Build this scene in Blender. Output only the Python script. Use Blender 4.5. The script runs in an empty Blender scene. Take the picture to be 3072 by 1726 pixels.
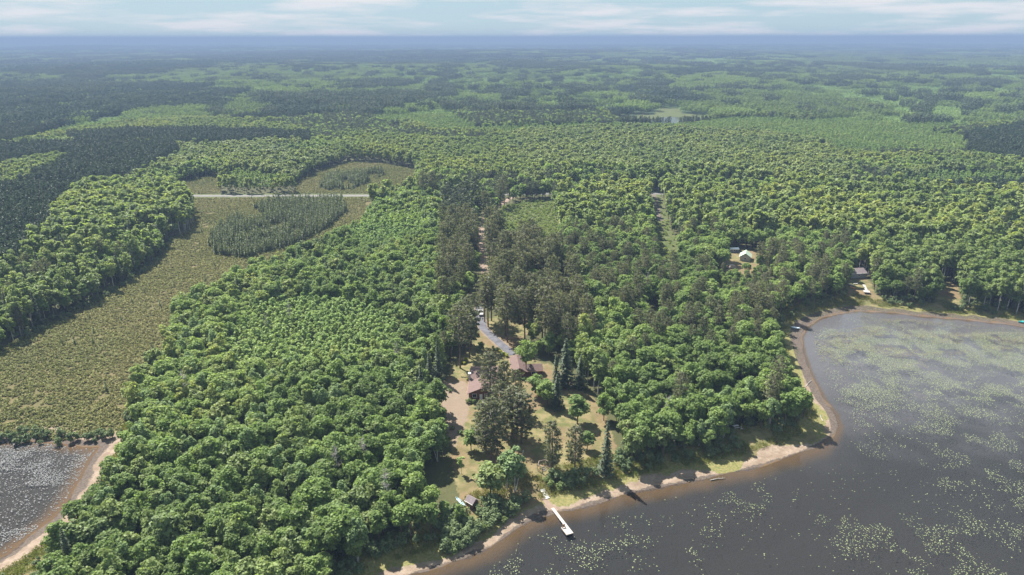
import bpy, math, random
import numpy as np
R = math.radians
random.seed(7)
rng = np.random.default_rng(11)

# ------------------------------------------------------------------ camera, sky, sun, exposure
CAM_H, FOC, PITCH = 120.0, 704.7, R(19.54)      # metres, pixels at 1024 wide, angle below level
scene = bpy.context.scene
COL = scene.collection
cam_d = bpy.data.cameras.new('camera')
cam_d.sensor_width = 36.0
cam_d.lens = 36.0 * FOC / 1024.0
cam_d.clip_start, cam_d.clip_end = 1.0, 90000.0
cam = bpy.data.objects.new('camera', cam_d)
COL.objects.link(cam)
cam.location = (0, 0, CAM_H)
cam.rotation_euler = (R(90) - PITCH, R(0.1), 0)
scene.camera = cam

SUN_EL, SUN_AZ = R(52), R(-40)                  # azimuth from +Y towards +X: high, ahead and to the left
sdir = (math.sin(SUN_AZ) * math.cos(SUN_EL), math.cos(SUN_AZ) * math.cos(SUN_EL), math.sin(SUN_EL))
sun_d = bpy.data.lights.new('sun', 'SUN')
sun_d.energy, sun_d.angle, sun_d.color = 3.8, R(0.6), (1.0, 0.95, 0.86)
sun = bpy.data.objects.new('sun', sun_d)
COL.objects.link(sun)
from mathutils import Vector
sun.rotation_euler = Vector(sdir).to_track_quat('Z', 'Y').to_euler()

world = bpy.data.worlds.new('World')
scene.world = world
world.use_nodes = True
wn, wl = world.node_tree.nodes, world.node_tree.links
wn.clear()
w_out = wn.new('ShaderNodeOutputWorld'); w_bg = wn.new('ShaderNodeBackground')
sky = wn.new('ShaderNodeTexSky')
sky.sky_type = 'NISHITA'; sky.sun_disc = False
sky.sun_elevation, sky.sun_rotation = SUN_EL, SUN_AZ
sky.altitude, sky.air_density, sky.dust_density, sky.ozone_density = 500, 1.0, 0.3, 2.5
w_bg.inputs['Strength'].default_value = 0.050
tc = wn.new('ShaderNodeTexCoord'); sep = wn.new('ShaderNodeSeparateXYZ')
wl.new(tc.outputs['Generated'], sep.inputs[0])
def wmath(op, a, b):
    n = wn.new('ShaderNodeMath'); n.operation = op
    for i, v in enumerate((a, b)):
        if isinstance(v, (int, float)): n.inputs[i].default_value = v
        else: wl.new(v, n.inputs[i])
    return n.outputs[0]
zz = wmath('ADD', wmath('MAXIMUM', sep.outputs[2], 0.0), 0.08)
comb = wn.new('ShaderNodeCombineXYZ')
wl.new(wmath('DIVIDE', sep.outputs[0], zz), comb.inputs[0]); wl.new(wmath('DIVIDE', sep.outputs[1], zz), comb.inputs[1])
nz = wn.new('ShaderNodeTexNoise'); nz.inputs['Scale'].default_value = 0.62; nz.inputs['Detail'].default_value = 7; nz.inputs['Roughness'].default_value = 0.58
mp = wn.new('ShaderNodeMapping'); mp.inputs['Location'].default_value = (3.1, 1.2, 0)
wl.new(comb.outputs[0], mp.inputs[0]); wl.new(mp.outputs[0], nz.inputs['Vector'])
ramp = wn.new('ShaderNodeValToRGB')
ramp.color_ramp.elements[0].position, ramp.color_ramp.elements[1].position = 0.46, 0.62
wl.new(nz.outputs[0], ramp.inputs[0])
mixs = wn.new('ShaderNodeMix'); mixs.data_type = 'RGBA'
# thin veil everywhere plus puffs
veil = wn.new('ShaderNodeMix'); veil.data_type = 'RGBA'; veil.inputs['Factor'].default_value = 0.92
wl.new(sky.outputs[0], veil.inputs[6]); veil.inputs[7].default_value = (2.4, 3.25, 3.8, 1)
wl.new(wmath('MULTIPLY', ramp.outputs[0], 0.75), mixs.inputs['Factor']); wl.new(veil.outputs[2], mixs.inputs[6])
mixs.inputs[7].default_value = (4.6, 4.5, 4.7, 1)
wl.new(mixs.outputs[2], w_bg.inputs[0]); wl.new(w_bg.outputs[0], w_out.inputs[0])

scene.view_settings.view_transform = 'Standard'
scene.view_settings.look = 'None'
scene.view_settings.exposure = 1.95
scene.view_settings.gamma = 1.0
scene.view_settings.use_curve_mapping = False
cy = scene.cycles
cy.max_bounces, cy.diffuse_bounces, cy.glossy_bounces, cy.transmission_bounces = 6, 3, 2, 3
cy.transparent_max_bounces, cy.volume_bounces = 8, 0
cy.caustics_reflective = cy.caustics_refractive = False
cy.sample_clamp_indirect = 6.0
cy.use_denoising = True

# ------------------------------------------------------------------ helpers: noise, plan geometry
def _hash(ix, iy, s):
    n = (ix.astype(np.int64) * 374761393 + iy.astype(np.int64) * 668265263 + s * 1442695041) & 0xffffffff
    n = ((n ^ (n >> 13)) * 1274126177) & 0xffffffff
    return ((n ^ (n >> 16)) & 0xffff) / 65535.0
def vnoise(x, y, s=0):
    x = np.asarray(x, float); y = np.asarray(y, float)
    ix, iy = np.floor(x), np.floor(y)
    fx, fy = x - ix, y - iy
    fx, fy = fx * fx * (3 - 2 * fx), fy * fy * (3 - 2 * fy)
    a, b, c, d = _hash(ix, iy, s), _hash(ix + 1, iy, s), _hash(ix, iy + 1, s), _hash(ix + 1, iy + 1, s)
    return (a * (1 - fx) + b * fx) * (1 - fy) + (c * (1 - fx) + d * fx) * fy
def fbm(x, y, s=0, o=4):
    t, a, n = 0, 0.5, 0
    for k in range(o):
        t = t + a * vnoise(np.asarray(x) * 2 ** k, np.asarray(y) * 2 ** k, s + k); n += a; a *= 0.5
    return t / n
def sstep(a, b, x):
    t = np.clip((np.asarray(x, float) - a) / (b - a), 0, 1)
    return t * t * (3 - 2 * t)
def ground_at(tx, ty, z=0.0):
    """Plan position of a point the survey photograph (3072 px wide) shows at height z."""
    x, y = tx / 3 - 512, 287.5 - ty / 3
    dx, dy, dz = x, FOC * math.cos(PITCH) + y * math.sin(PITCH), -FOC * math.sin(PITCH) + y * math.cos(PITCH)
    t = (CAM_H - z) / -dz
    return (dx * t, dy * t)
def poly(pts, z=1.5, k=1.193):
    return np.array([ground_at(a * k, b * k, z) for a, b in pts])
def inside(P, x, y):
    r = np.zeros(np.shape(x), bool)
    x0, y0 = P[-1]
    for x1, y1 in P:
        c = (y1 > y) != (y0 > y)
        if y1 != y0:
            r ^= c & (x < (x0 - x1) * (y - y1) / (y0 - y1) + x1)
        x0, y0 = x1, y1
    return r
def dist_line(P, x, y, closed=True):
    x = np.asarray(x, float); y = np.asarray(y, float)
    best = np.full(x.shape, 1e12)
    n = len(P)
    for i in range(n if closed else n - 1):
        ax, ay = P[i]; bx, by = P[(i + 1) % n]
        ex, ey = bx - ax, by - ay
        L = ex * ex + ey * ey + 1e-9
        t = np.clip(((x - ax) * ex + (y - ay) * ey) / L, 0, 1)
        best = np.minimum(best, (x - ax - t * ex) ** 2 + (y - ay - t * ey) ** 2)
    return np.sqrt(best)
def sdf(P, x, y):                                # positive outside
    return np.where(inside(P, x, y), -1, 1) * dist_line(P, x, y)

# ------------------------------------------------------------------ plan of the place
LAKE = poly([(960, 1500), (1020, 1452), (1150, 1412), (1235, 1378), (1300, 1330), (1360, 1296), (1440, 1284), (1530, 1259), (1600, 1238), (1700, 1220),
             (1800, 1199), (1880, 1184), (1960, 1158), (2050, 1128), (2096, 1098), (2108, 1070), (2096, 1040), (2072, 1010), (2045, 960), (2030, 920),
             (2018, 880), (2014, 850), (2028, 824), (2055, 806), (2100, 792), (2160, 784), (2250, 790), (2340, 800), (2440, 808), (2520, 816), (2600, 828), (2800, 850),
             (3300, 930), (4200, 1100), (4200, 1900), (2000, 2600), (300, 2600), (700, 1700)], 0.0)
POND = poly([(-500, 1105), (-100, 1108), (60, 1104), (150, 1112), (215, 1120), (255, 1120), (228, 1150), (210, 1190), (176, 1250), (136, 1300), (70, 1348), (20, 1390), (-60, 1430), (-250, 1500), (-700, 1600)], 0.0)
BOG = poly([(-500, 1100), (0, 1092), (150, 1098), (270, 1092), (320, 1055), (345, 1005), (390, 945), (435, 865), (450, 800), (530, 750), (575, 690), (700, 650),
            (820, 600), (905, 555), (930, 520), (990, 497), (470, 499), (500, 540), (480, 580), (430, 600), (405, 640), (350, 690), (270, 740), (160, 800), (80, 840), (0, 880), (-250, 1000)], 0.4)
BOG2 = poly([(440, 488), (450, 460), (520, 442), (552, 446), (548, 488)], 0.4)
BOG3 = poly([(742, 487), (752, 455), (800, 430), (880, 406), (960, 410), (1042, 428), (1048, 470), (1000, 487)], 0.4)
BOGSTAND = poly([(520, 612), (552, 570), (640, 522), (700, 504), (860, 504), (872, 530), (830, 570), (740, 615), (620, 648), (540, 640)], 0.4)
BOGSTAND3 = poly([(800, 470), (830, 445), (960, 428), (965, 440), (890, 474), (830, 480)], 0.4)
LOT = poly([(1128, 930), (1118, 985), (1090, 985), (1100, 1010), (1125, 1040), (1130, 1110), (1140, 1190), (1155, 1260), (1150, 1290), (1210, 1290), (1330, 1262), (1360, 1250),
            (1400, 1210), (1500, 1195), (1560, 1180), (1540, 1100), (1510, 1020), (1440, 975), (1420, 930), (1370, 920), (1310, 895), (1300, 862), (1340, 840), (1325, 805), (1240, 800), (1215, 820), (1185, 880)], 2.0)
DIRT = poly([(1090, 968), (1170, 965), (1182, 1010), (1170, 1070), (1140, 1130), (1122, 1090), (1118, 1040), (1098, 1000)], 2.0)
FIELD = poly([(1232, 570), (1265, 520), (1385, 500), (1408, 580), (1412, 640), (1340, 650), (1290, 620), (1240, 600)], 2.0)
CORR = poly([(1630, 480), (1658, 480), (1676, 540), (1684, 580), (1705, 610), (1712, 700), (1650, 700), (1640, 640), (1636, 560)], 2.0)
NCLEAR = poly([(1812, 634), (1925, 634), (1915, 680), (1870, 700), (1822, 700)], 2.0)
BAYLAWN = poly([(2120, 700), (2180, 700), (2200, 745), (2230, 765), (2100, 775), (2060, 770), (2130, 745)], 1.5)
BAYLAWN2 = poly([(2355, 715), (2405, 720), (2420, 780), (2345, 775)], 1.5)
POINTLAWN = poly([(1840, 1075), (1900, 1085), (1960, 1100), (2040, 1080), (2060, 1100), (1980, 1140), (1880, 1160), (1850, 1120)], 1.0)
GAPS = [poly(p, 2.0) for p in ([(-300, 1440), (-60, 1430), (30, 1395), (100, 1350), (165, 1300), (215, 1300), (190, 1380), (150, 1447), (110, 1620), (-400, 1620)], [(1212, 645), (1290, 668), (1300, 705), (1235, 690)], [(1620, 780), (1650, 780), (1660, 830), (1625, 830)], [(1655, 440), (1700, 452), (1715, 470), (1670, 462)], [(1395, 700), (1420, 690), (1440, 800), (1400, 810)])]
FARPOND = poly([(1560, 306), (1600, 300), (1660, 297), (1725, 293), (1728, 304), (1690, 313), (1600, 316)], 0.0)
FARMARSH = poly([(1550, 318), (1560, 296), (1645, 288), (1660, 272), (1705, 272), (1715, 288), (1800, 292), (1780, 312), (1700, 322)], 0.0)
def line(pts, z=2.0, k=1.193): return [ground_at(a * k, b * k, z) for a, b in pts]
ROAD = [(-900.0, 556.0)] + line([(250, 491), (440, 491), (1000, 491), (1400, 487)], 0.6) + [(120.0, 563.0), (320.0, 566.0), (900.0, 575.0)]
DRIVE = line([(1290, 492), (1268, 512), (1240, 525), (1222, 545), (1212, 575), (1209, 610), (1212, 650), (1220, 690), (1215, 730), (1205, 770), (1204, 800), (1214, 830), (1240, 856), (1268, 880), (1288, 900)])
ROADN, DRIVEN = np.array(ROAD), np.array(DRIVE)

def height(x, y):
    x = np.asarray(x, float); y = np.asarray(y, float)
    near = (y < 1500)
    dl = sdf(LAKE, x, y); dp = sdf(POND, x, y); db = np.minimum(np.minimum(sdf(BOG, x, y), sdf(BOG2, x, y)), sdf(BOG3, x, y))
    wob = (fbm(x * 0.12, y * 0.12, 3, 3) - 0.5)
    def bank(d):
        d = d + wob * 3.0
        up = 0.07 * np.clip(d, 0, 8) + 1.5 * sstep(6, 16, d) + 0.9 * sstep(14, 60, d)
        dn = -np.minimum(2.4, 0.09 * np.clip(-d, 0, None))
        return np.where(d > 0, up, dn)
    h = np.minimum(bank(dl), bank(dp) * np.where(dp < 0, 0.5, 1))
    w = 1 - sstep(0, 14, db)
    land = np.minimum(dl, dp) > 0
    h = np.where(land, h * (1 - w) + np.minimum(h, 0.35) * w, h)
    r = np.hypot(x, y)
    roll = (fbm(x / 520, y / 520, 21, 3) - 0.45) * 22 * sstep(650, 1800, r) + (fbm(x / 2600, y / 2600, 31, 3) - 0.5) * 44 * sstep(2500, 6000, r)
    ridge = sstep(14000, 21000, r) * (45 + 130 * np.clip(fbm(x / 5200, y / 9000, 41, 3) - 0.40, 0, .4))
    h = h + np.where(r > 600, roll, 0) + ridge + (fbm(x * 0.05, y * 0.05, 55, 2) - 0.5) * 0.5 * sstep(10, 30, np.minimum(dl, dp)) * (1 - w)
    wr = (1 - sstep(9, 32, np.abs(y - np.interp(x, ROADN[:, 0], ROADN[:, 1])))) * (np.abs(x) < 700)
    h = h * (1 - wr) + 0.55 * wr
    fp = sdf(FARMARSH, x, y)
    wf = 1 - sstep(0, 60, fp)
    h = h * (1 - wf) + 0.25 * wf
    h = np.where(sdf(FARPOND, x, y) < 0, -0.6, h)
    return h
def H1(x, y): return float(height(np.array([x]), np.array([y]))[0])
def on_ground(tx, ty):
    z = 1.5
    for _ in range(5):
        x, y = ground_at(tx, ty, z); z = H1(x, y)
    return x, y, z

# ------------------------------------------------------------------ materials
def new_mat(name):
    m = bpy.data.materials.new(name); m.use_nodes = True
    nt = m.node_tree; nt.nodes.clear()
    out = nt.nodes.new('ShaderNodeOutputMaterial')
    return m, nt, out
class NB:
    def __init__(s, nt): s.nt = nt
    def n(s, t, **k):
        x = s.nt.nodes.new(t)
        for a, b in k.items(): setattr(x, a, b)
        return x
    def link(s, a, b): s.nt.links.new(a, b)
    def put(s, sock, v):
        if isinstance(v, bpy.types.NodeSocket): s.link(v, sock)
        elif isinstance(v, (tuple, list)) and len(v) == 3 and sock.type == 'RGBA': sock.default_value = (*v, 1)
        else: sock.default_value = v
    def math(s, op, a, b=0.0, clamp=False):
        x = s.n('ShaderNodeMath', operation=op, use_clamp=clamp)
        s.put(x.inputs[0], a); s.put(x.inputs[1], b)
        return x.outputs[0]
    def mix(s, f, a, b, blend='MIX'):
        x = s.n('ShaderNodeMix', data_type='RGBA', blend_type=blend)
        s.put(x.inputs[0], f); s.put(x.inputs[6], a); s.put(x.inputs[7], b)
        return x.outputs[2]
    def noise(s, scale, detail=3, vec=None, rough=0.55):
        x = s.n('ShaderNodeTexNoise'); x.inputs['Scale'].default_value = scale; x.inputs['Detail'].default_value = detail; x.inputs['Roughness'].default_value = rough
        if vec is not None: s.link(vec, x.inputs['Vector'])
        return x.outputs[0]
    def step(s, a, b, v):
        x = s.n('ShaderNodeMapRange', interpolation_type='SMOOTHSTEP')
        s.put(x.inputs[0], v); x.inputs[1].default_value = a; x.inputs[2].default_value = b
        return x.outputs[0]
    def attr(s, name, kind='GEOMETRY'):
        x = s.n('ShaderNodeAttribute', attribute_type=kind); x.attribute_name = name
        return x

def leaf_mat(name, cols, transl=0.35, spread=0.35, rough=0.55, stand=0.5):
    """Foliage: colour by tree (random), by stand (place) and by leaf."""
    m, nt, out = new_mat(name); b = NB(nt)
    oi = b.n('ShaderNodeObjectInfo')
    rampn = b.n('ShaderNodeValToRGB')
    el = rampn.color_ramp.elements
    for i, c in enumerate(cols):
        e = el[i] if i < 2 else el.new(1.0)
        e.position = i / (len(cols) - 1); e.color = (*c, 1)
    ns = b.noise(0.011, 2, oi.outputs['Location'])
    t = b.math('ADD', b.math('MULTIPLY', oi.outputs['Random'], 1 - stand), b.math('MULTIPLY', b.step(0.35, 0.65, ns), stand), True)
    b.link(t, rampn.inputs[0])
    v = b.attr('v').outputs['Fac']
    bright = b.math('ADD', b.math('MULTIPLY', v, spread * 2), 1 - spread)
    col = b.mix(1.0, rampn.outputs[0], bright, 'MULTIPLY')
    p = b.n('ShaderNodeBsdfPrincipled'); b.put(p.inputs['Base Color'], col); p.inputs['Roughness'].default_value = rough
    p.inputs['Specular IOR Level'].default_value = 0.15
    tr = b.n('ShaderNodeBsdfTranslucent'); b.put(tr.inputs[0], b.mix(1.0, col, (1.25, 1.30, 0.65), 'MULTIPLY'))
    mx = b.n('ShaderNodeMixShader'); mx.inputs[0].default_value = transl
    b.link(p.outputs[0], mx.inputs[1]); b.link(tr.outputs[0], mx.inputs[2]); b.link(mx.outputs[0], out.inputs[0])
    return m
def solid(name, c, rough=0.7, var=0.25, scale=3.0, metal=0.0, spec=0.4, bump=0.0):
    m, nt, out = new_mat(name); b = NB(nt)
    geo = b.n('ShaderNodeTexCoord').outputs['Object']
    n1 = b.noise(scale, 5, geo)
    col = b.mix(b.step(0.3, 0.7, n1), tuple(x * (1 - var) for x in c), tuple(min(1, x * (1 + var)) for x in c))
    p = b.n('ShaderNodeBsdfPrincipled'); b.put(p.inputs['Base Color'], col)
    p.inputs['Roughness'].default_value = rough; p.inputs['Metallic'].default_value = metal; p.inputs['Specular IOR Level'].default_value = spec
    if bump:
        bp = b.n('ShaderNodeBump'); bp.inputs['Strength'].default_value = bump; b.link(b.noise(scale * 4, 4, geo), bp.inputs['Height']); b.link(bp.outputs[0], p.inputs['Normal'])
    b.link(p.outputs[0], out.inputs[0])
    return m

M = {}
M['oak'] = leaf_mat('oak_leaves', [(0.117, 0.168, 0.058), (0.187, 0.263, 0.086), (0.279, 0.350, 0.121)], 0.5)
M['maple'] = leaf_mat('maple_leaves', [(0.134, 0.183, 0.074), (0.183, 0.228, 0.082), (0.240, 0.275, 0.093)])  # deeper green also stands in for cloud shade on a mid-distance stand
M['aspen'] = leaf_mat('aspen_leaves', [(0.173, 0.232, 0.092), (0.230, 0.289, 0.106), (0.316, 0.344, 0.113)], 0.5)
M['yaspen'] = leaf_mat('young_aspen_leaves', [(0.204, 0.300, 0.107), (0.249, 0.337, 0.120), (0.292, 0.361, 0.128)], 0.4, 0.25)
M['birch'] = leaf_mat('birch_leaves', [(0.157, 0.227, 0.098), (0.209, 0.284, 0.120)])
M['pine'] = leaf_mat('red_pine_needles', [(0.111, 0.122, 0.071), (0.137, 0.146, 0.088), (0.159, 0.158, 0.104)], 0.45, 0.3)
M['ppine'] = leaf_mat('plantation_pine_needles', [(0.043, 0.067, 0.041), (0.058, 0.086, 0.049)], 0.25, 0.15)
M['spruce'] = leaf_mat('spruce_needles', [(0.048, 0.067, 0.036), (0.070, 0.091, 0.050)], 0.10, 0.4)
M['bspruce'] = leaf_mat('bog_spruce_needles', [(0.121, 0.150, 0.068), (0.167, 0.194, 0.092)], 0.35, 0.3)
M['shrub'] = leaf_mat('shrub_leaves', [(0.107, 0.156, 0.056), (0.176, 0.222, 0.078)])
M['willow'] = leaf_mat('lakeside_shrub_leaves', [(0.111, 0.156, 0.074), (0.164, 0.206, 0.096)])
M['golden'] = leaf_mat('golden_shrub_leaves', [(0.26, 0.28, 0.02), (0.32, 0.32, 0.03)])
M['heath'] = leaf_mat('heath_shrub_leaves', [(0.148, 0.158, 0.056), (0.192, 0.192, 0.070), (0.219, 0.201, 0.090)], 0.2, 0.4, .7, .75)
M['grass'] = leaf_mat('tall_grass_blades', [(0.13, 0.16, 0.045), (0.23, 0.21, 0.085)], 0.3, 0.35)
M['bark'] = solid('grey_brown_bark', (0.115, 0.090, 0.070), 0.9, 0.35, 2.0)
M['pbark'] = solid('red_pine_bark', (0.125, 0.085, 0.065), 0.9, 0.35, 2.0)
M['wbark'] = solid('white_birch_bark', (0.42, 0.40, 0.37), 0.8, 0.35, 3.0)
M['twig'] = solid('grey_pine_branches', (0.24, 0.21, 0.185), 0.9, 0.3, 2.0)
M['dead'] = solid('bleached_dead_wood', (0.27, 0.25, 0.23), 0.9, 0.3, 2.0)

# ------------------------------------------------------------------ mesh building
class MB:
    """Collects boxes, bars, tubes and polygons; build() links them as one mesh object."""
    def __init__(s): s.v, s.f, s.mi, s.a = [], [], [], []
    def add(s, v, f, mi=0, a=0.5):
        o = len(s.v); s.v += [tuple(p) for p in v]; s.f += [tuple(i + o for i in q) for q in f]; s.mi += [mi] * len(f); s.a += [a] * len(v)
    def box(s, x0, x1, y0, y1, z0, z1, mi=0):
        v = [(x, y, z) for z in (z0, z1) for y in (y0, y1) for x in (x0, x1)]
        s.add(v, [(0, 2, 3, 1), (4, 5, 7, 6), (0, 1, 5, 4), (2, 6, 7, 3), (0, 4, 6, 2), (1, 3, 7, 5)], mi)
    def prism(s, pts, z0, z1, mi=0):
        n = len(pts)
        v = [(x, y, z0) for x, y in pts] + [(x, y, z1) for x, y in pts]
        s.add(v, [tuple(range(n - 1, -1, -1)), tuple(range(n, 2 * n))] + [(i, (i + 1) % n, n + (i + 1) % n, n + i) for i in range(n)], mi)
    def tube(s, pts, rad, sides=5, mi=0):
        pts = [Vector(p) for p in pts]; n = len(pts)
        rad = rad if isinstance(rad, (list, tuple)) else [rad] * n
        v, f = [], []
        for i, p in enumerate(pts):
            d = (pts[min(i + 1, n - 1)] - pts[max(i - 1, 0)]).normalized()
            u = d.orthogonal().normalized(); w = d.cross(u)
            for k in range(sides):
                a = 2 * math.pi * k / sides
                v.append(p + (u * math.cos(a) + w * math.sin(a)) * rad[i])
        for i in range(n - 1):
            for k in range(sides):
                f.append((i * sides + k, i * sides + (k + 1) % sides, (i + 1) * sides + (k + 1) % sides, (i + 1) * sides + k))
        f.append(tuple(range((n - 1) * sides, n * sides))); f.append(tuple(range(sides - 1, -1, -1)))
        s.add(v, f, mi)
    def leaves(s, c, nrm, w, l, mi, seed):
        """Leaf clumps as small quads: centres, facing, half width, half length."""
        r = np.random.default_rng(seed); n = len(c)
        nrm = nrm / (np.linalg.norm(nrm, axis=1, keepdims=True) + 1e-9)
        t = r.normal(size=(n, 3)); t -= nrm * np.sum(t * nrm, 1, keepdims=True); t /= np.linalg.norm(t, axis=1, keepdims=True) + 1e-9
        q = np.cross(nrm, t)
        w = np.broadcast_to(w, (n,))[:, None]; l = np.broadcast_to(l, (n,))[:, None]
        V = np.stack([c - t * l - q * w * 0.6, c + q * w * 1.0 - t * l * 0.2, c + t * l + q * w * 0.3, c - q * w + t * l * 0.25], 1).reshape(-1, 3)
        o = len(s.v); s.v += [tuple(p) for p in V.tolist()]
        s.f += [(o + 4 * i, o + 4 * i + 1, o + 4 * i + 2, o + 4 * i + 3) for i in range(n)]
        s.mi += [mi] * n; s.a += np.repeat(r.random(n), 4).tolist()
    def mesh(s, name, mats, smooth=False):
        me = bpy.data.meshes.new(name)
        me.from_pydata(s.v, [], s.f)
        for m in mats: me.materials.append(m)
        if len(mats) > 1: me.polygons.foreach_set('material_index', s.mi)
        at = me.attributes.new('v', 'FLOAT', 'POINT'); at.data.foreach_set('value', s.a)
        if smooth: me.polygons.foreach_set('use_smooth', [True] * len(me.polygons))
        me.update()
        return me
    def build(s, name, mat, parent=None, smooth=False):
        return obj(name, s.mesh(name, [mat] if not isinstance(mat, list) else mat, smooth), parent)
def obj(name, me, parent=None):
    o = bpy.data.objects.new(name, me); COL.objects.link(o)
    if parent is not None: o.parent = parent
    return o
def tag(o, label=None, cat=None, group=None, kind=None):
    if label: o['label'] = label
    if cat: o['category'] = cat
    if group: o['group'] = group
    if kind: o['kind'] = kind
    return o
def thing(name, label, cat, loc, rz=0.0, group=None):
    o = obj(name, None); o.location = loc; o.rotation_euler = (0, 0, rz)
    return tag(o, label, cat, group)

# ------------------------------------------------------------------ ground
def build_ground():
    r1 = 30 * (700 / 30) ** np.linspace(0, 1, 380)
    r2 = 700 * (30000 / 700) ** np.linspace(0, 1, 150)[1:]
    rr = np.concatenate([r1, r2])
    th = np.concatenate([np.linspace(-50, 50, 640), np.linspace(50, 310, 66)[1:-1]]) * math.pi / 180
    TH, RR = np.meshgrid(th, rr)
    X, Y = (RR * np.sin(TH)).ravel(), (RR * np.cos(TH)).ravel()
    Z = height(X, Y)
    nt_, nr = len(th), len(rr)
    V = np.stack([X, Y, Z], 1)
    V = np.vstack([V, [[0, 0, float(height(np.array([0.]), np.array([0.]))[0])]]])
    i, j = np.meshgrid(np.arange(nr - 1), np.arange(nt_), indexing='ij')
    a = i * nt_ + j; b_ = i * nt_ + (j + 1) % nt_
    F = np.stack([a, b_, b_ + nt_, a + nt_], -1).reshape(-1, 4)[:, ::-1]
    me = bpy.data.meshes.new('ground')
    nv, nf = len(V), len(F)
    ctr = nv - 1
    tri = [(ctr, (k + 1) % nt_, k) for k in range(nt_)]
    me.vertices.add(nv); me.vertices.foreach_set('co', V.ravel())
    loops = np.concatenate([F.ravel(), np.array(tri).ravel()])
    me.loops.add(len(loops)); me.loops.foreach_set('vertex_index', loops.astype(np.int32))
    starts = np.concatenate([np.arange(nf) * 4, nf * 4 + np.arange(nt_) * 3])
    me.polygons.add(len(starts)); me.polygons.foreach_set('loop_start', starts.astype(np.int32))
    me.update(calc_edges=True); me.validate()
    me.polygons.foreach_set('use_smooth', [True] * len(me.polygons))
    x, y = V[:, 0], V[:, 1]
    dl, dp = sdf(LAKE, x, y), sdf(POND, x, y)
    soft = lambda d, w=2.5: 1 - sstep(-w, w, d)
    # beach: narrow bare strip by the water; wide mud flats round the bay and the pond
    bay = sstep(95, 125, x) * (1 - sstep(300, 420, x))
    zone = np.zeros((nv, 4), np.float32); zone2 = np.zeros((nv, 4), np.float32)
    jit = (fbm(x * 0.2, y * 0.2, 77, 3) - 0.5) * 5
    zone[:, 0] = np.maximum(1 - sstep(2.5, 5.5, dl + jit * .7 + (fbm(x / 16, y / 16, 78, 2) - .5) * 8 + bay * 1.0), 1 - sstep(4, 11, dp + jit))            # sand
    zone[:, 1] = np.maximum((1 - sstep(0.2, 2.2, dl + jit * 0.35 - bay * 4.5)), 1 - sstep(0.5, 4.5, dp + jit * 0.6))   # dark wet mud
    lawn = np.maximum.reduce([soft(sdf(P_, x, y), 3) for P_ in (LOT, NCLEAR, BAYLAWN, BAYLAWN2, POINTLAWN, *GAPS)])
    zone[:, 2] = lawn
    zone[:, 3] = np.maximum.reduce([soft(sdf(P_, x, y), 4) for P_ in (BOG, BOG2, BOG3)])
    zone2[:, 0] = np.maximum(soft(sdf(DIRT, x, y), 3), (1 - sstep(1.6, 4.0, dist_line(DRIVEN, x, y, False))) * 0.75)
    zone2[:, 1] = np.maximum(np.maximum(soft(sdf(FIELD, x, y), 4), soft(sdf(CORR, x, y), 3)), soft(sdf(FARMARSH, x, y), 6))
    zone2[:, 1] = np.maximum(zone2[:, 1], (1 - sstep(7, 11, np.abs(y - np.interp(x, ROADN[:, 0], ROADN[:, 1])))) * (np.abs(x) < 600))
    zone2[:, 2] = np.maximum((1 - sstep(10, 22, dl + jit)), 1 - sstep(12, 24, dp + jit))                      # grass behind the beach
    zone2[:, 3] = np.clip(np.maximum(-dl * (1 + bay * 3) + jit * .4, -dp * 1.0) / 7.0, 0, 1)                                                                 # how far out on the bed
    for nm, z in (('zone', zone), ('zone2', zone2)):
        at = me.attributes.new(nm, 'FLOAT_COLOR', 'POINT'); at.data.foreach_set('color', z.ravel())
    m, nt, out = new_mat('ground_cover'); b = NB(nt)
    P = b.n('ShaderNodeNewGeometry').outputs['Position']
    z1, z2 = b.attr('zone'), b.attr('zone2')
    s1, s2 = b.n('ShaderNodeSeparateColor'), b.n('ShaderNodeSeparateColor')
    b.link(z1.outputs['Color'], s1.inputs[0]); b.link(z2.outputs['Color'], s2.inputs[0])
    nA, nB, nC, nD = b.noise(0.35, 5, P), b.noise(1.6, 4, P), b.noise(0.06, 4, P), b.noise(0.004, 5, P)
    edge = b.math('MULTIPLY', b.math('ADD', b.math('SUBTRACT', nA, 0.5), b.math('SUBTRACT', nB, 0.5)), 0.7)
    def zm(sock, lo=0.38, hi=0.62): return b.step(lo, hi, b.math('ADD', sock, edge))
    floor_ = b.mix(nA, (0.040, 0.050, 0.020), (0.085, 0.080, 0.036))
    far = b.mix(b.step(0.35, 0.65, nD), (0.030, 0.052, 0.026), (0.070, 0.110, 0.040))
    dist = b.n('ShaderNodeVectorMath', operation='LENGTH'); b.link(P, dist.inputs[0])
    c = b.mix(b.step(800, 1400, dist.outputs['Value']), floor_, far)
    grs = b.mix(b.step(0.3, 0.7, nB), (0.105, 0.115, 0.036), (0.200, 0.170, 0.075))
    lawn_c = b.mix(b.step(0.36, 0.66, nA), (0.092, 0.098, 0.036), (0.180, 0.150, 0.075))
    lawn_c = b.mix(b.math('MULTIPLY', b.step(0.42, 0.62, nC), 0.75), lawn_c, (0.150, 0.100, 0.060))
    bog_c = b.mix(b.step(0.35, 0.65, nC), (0.085, 0.078, 0.032), (0.120, 0.096, 0.046))
    bog_c = b.mix(b.step(0.45, 0.7, nB), bog_c, (0.070, 0.072, 0.026))
    dirt_c = b.mix(nA, (0.150, 0.112, 0.080), (0.205, 0.160, 0.120))
    lush_c = b.mix(b.step(0.35, 0.65, nA), (0.050, 0.072, 0.020), (0.088, 0.092, 0.036))
    sand_c = b.mix(b.step(0.3, 0.7, nA), (0.165, 0.120, 0.088), (0.255, 0.200, 0.155))
    sand_c = b.mix(b.step(0.52, 0.75, nB), sand_c, (0.150, 0.120, 0.090))
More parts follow.
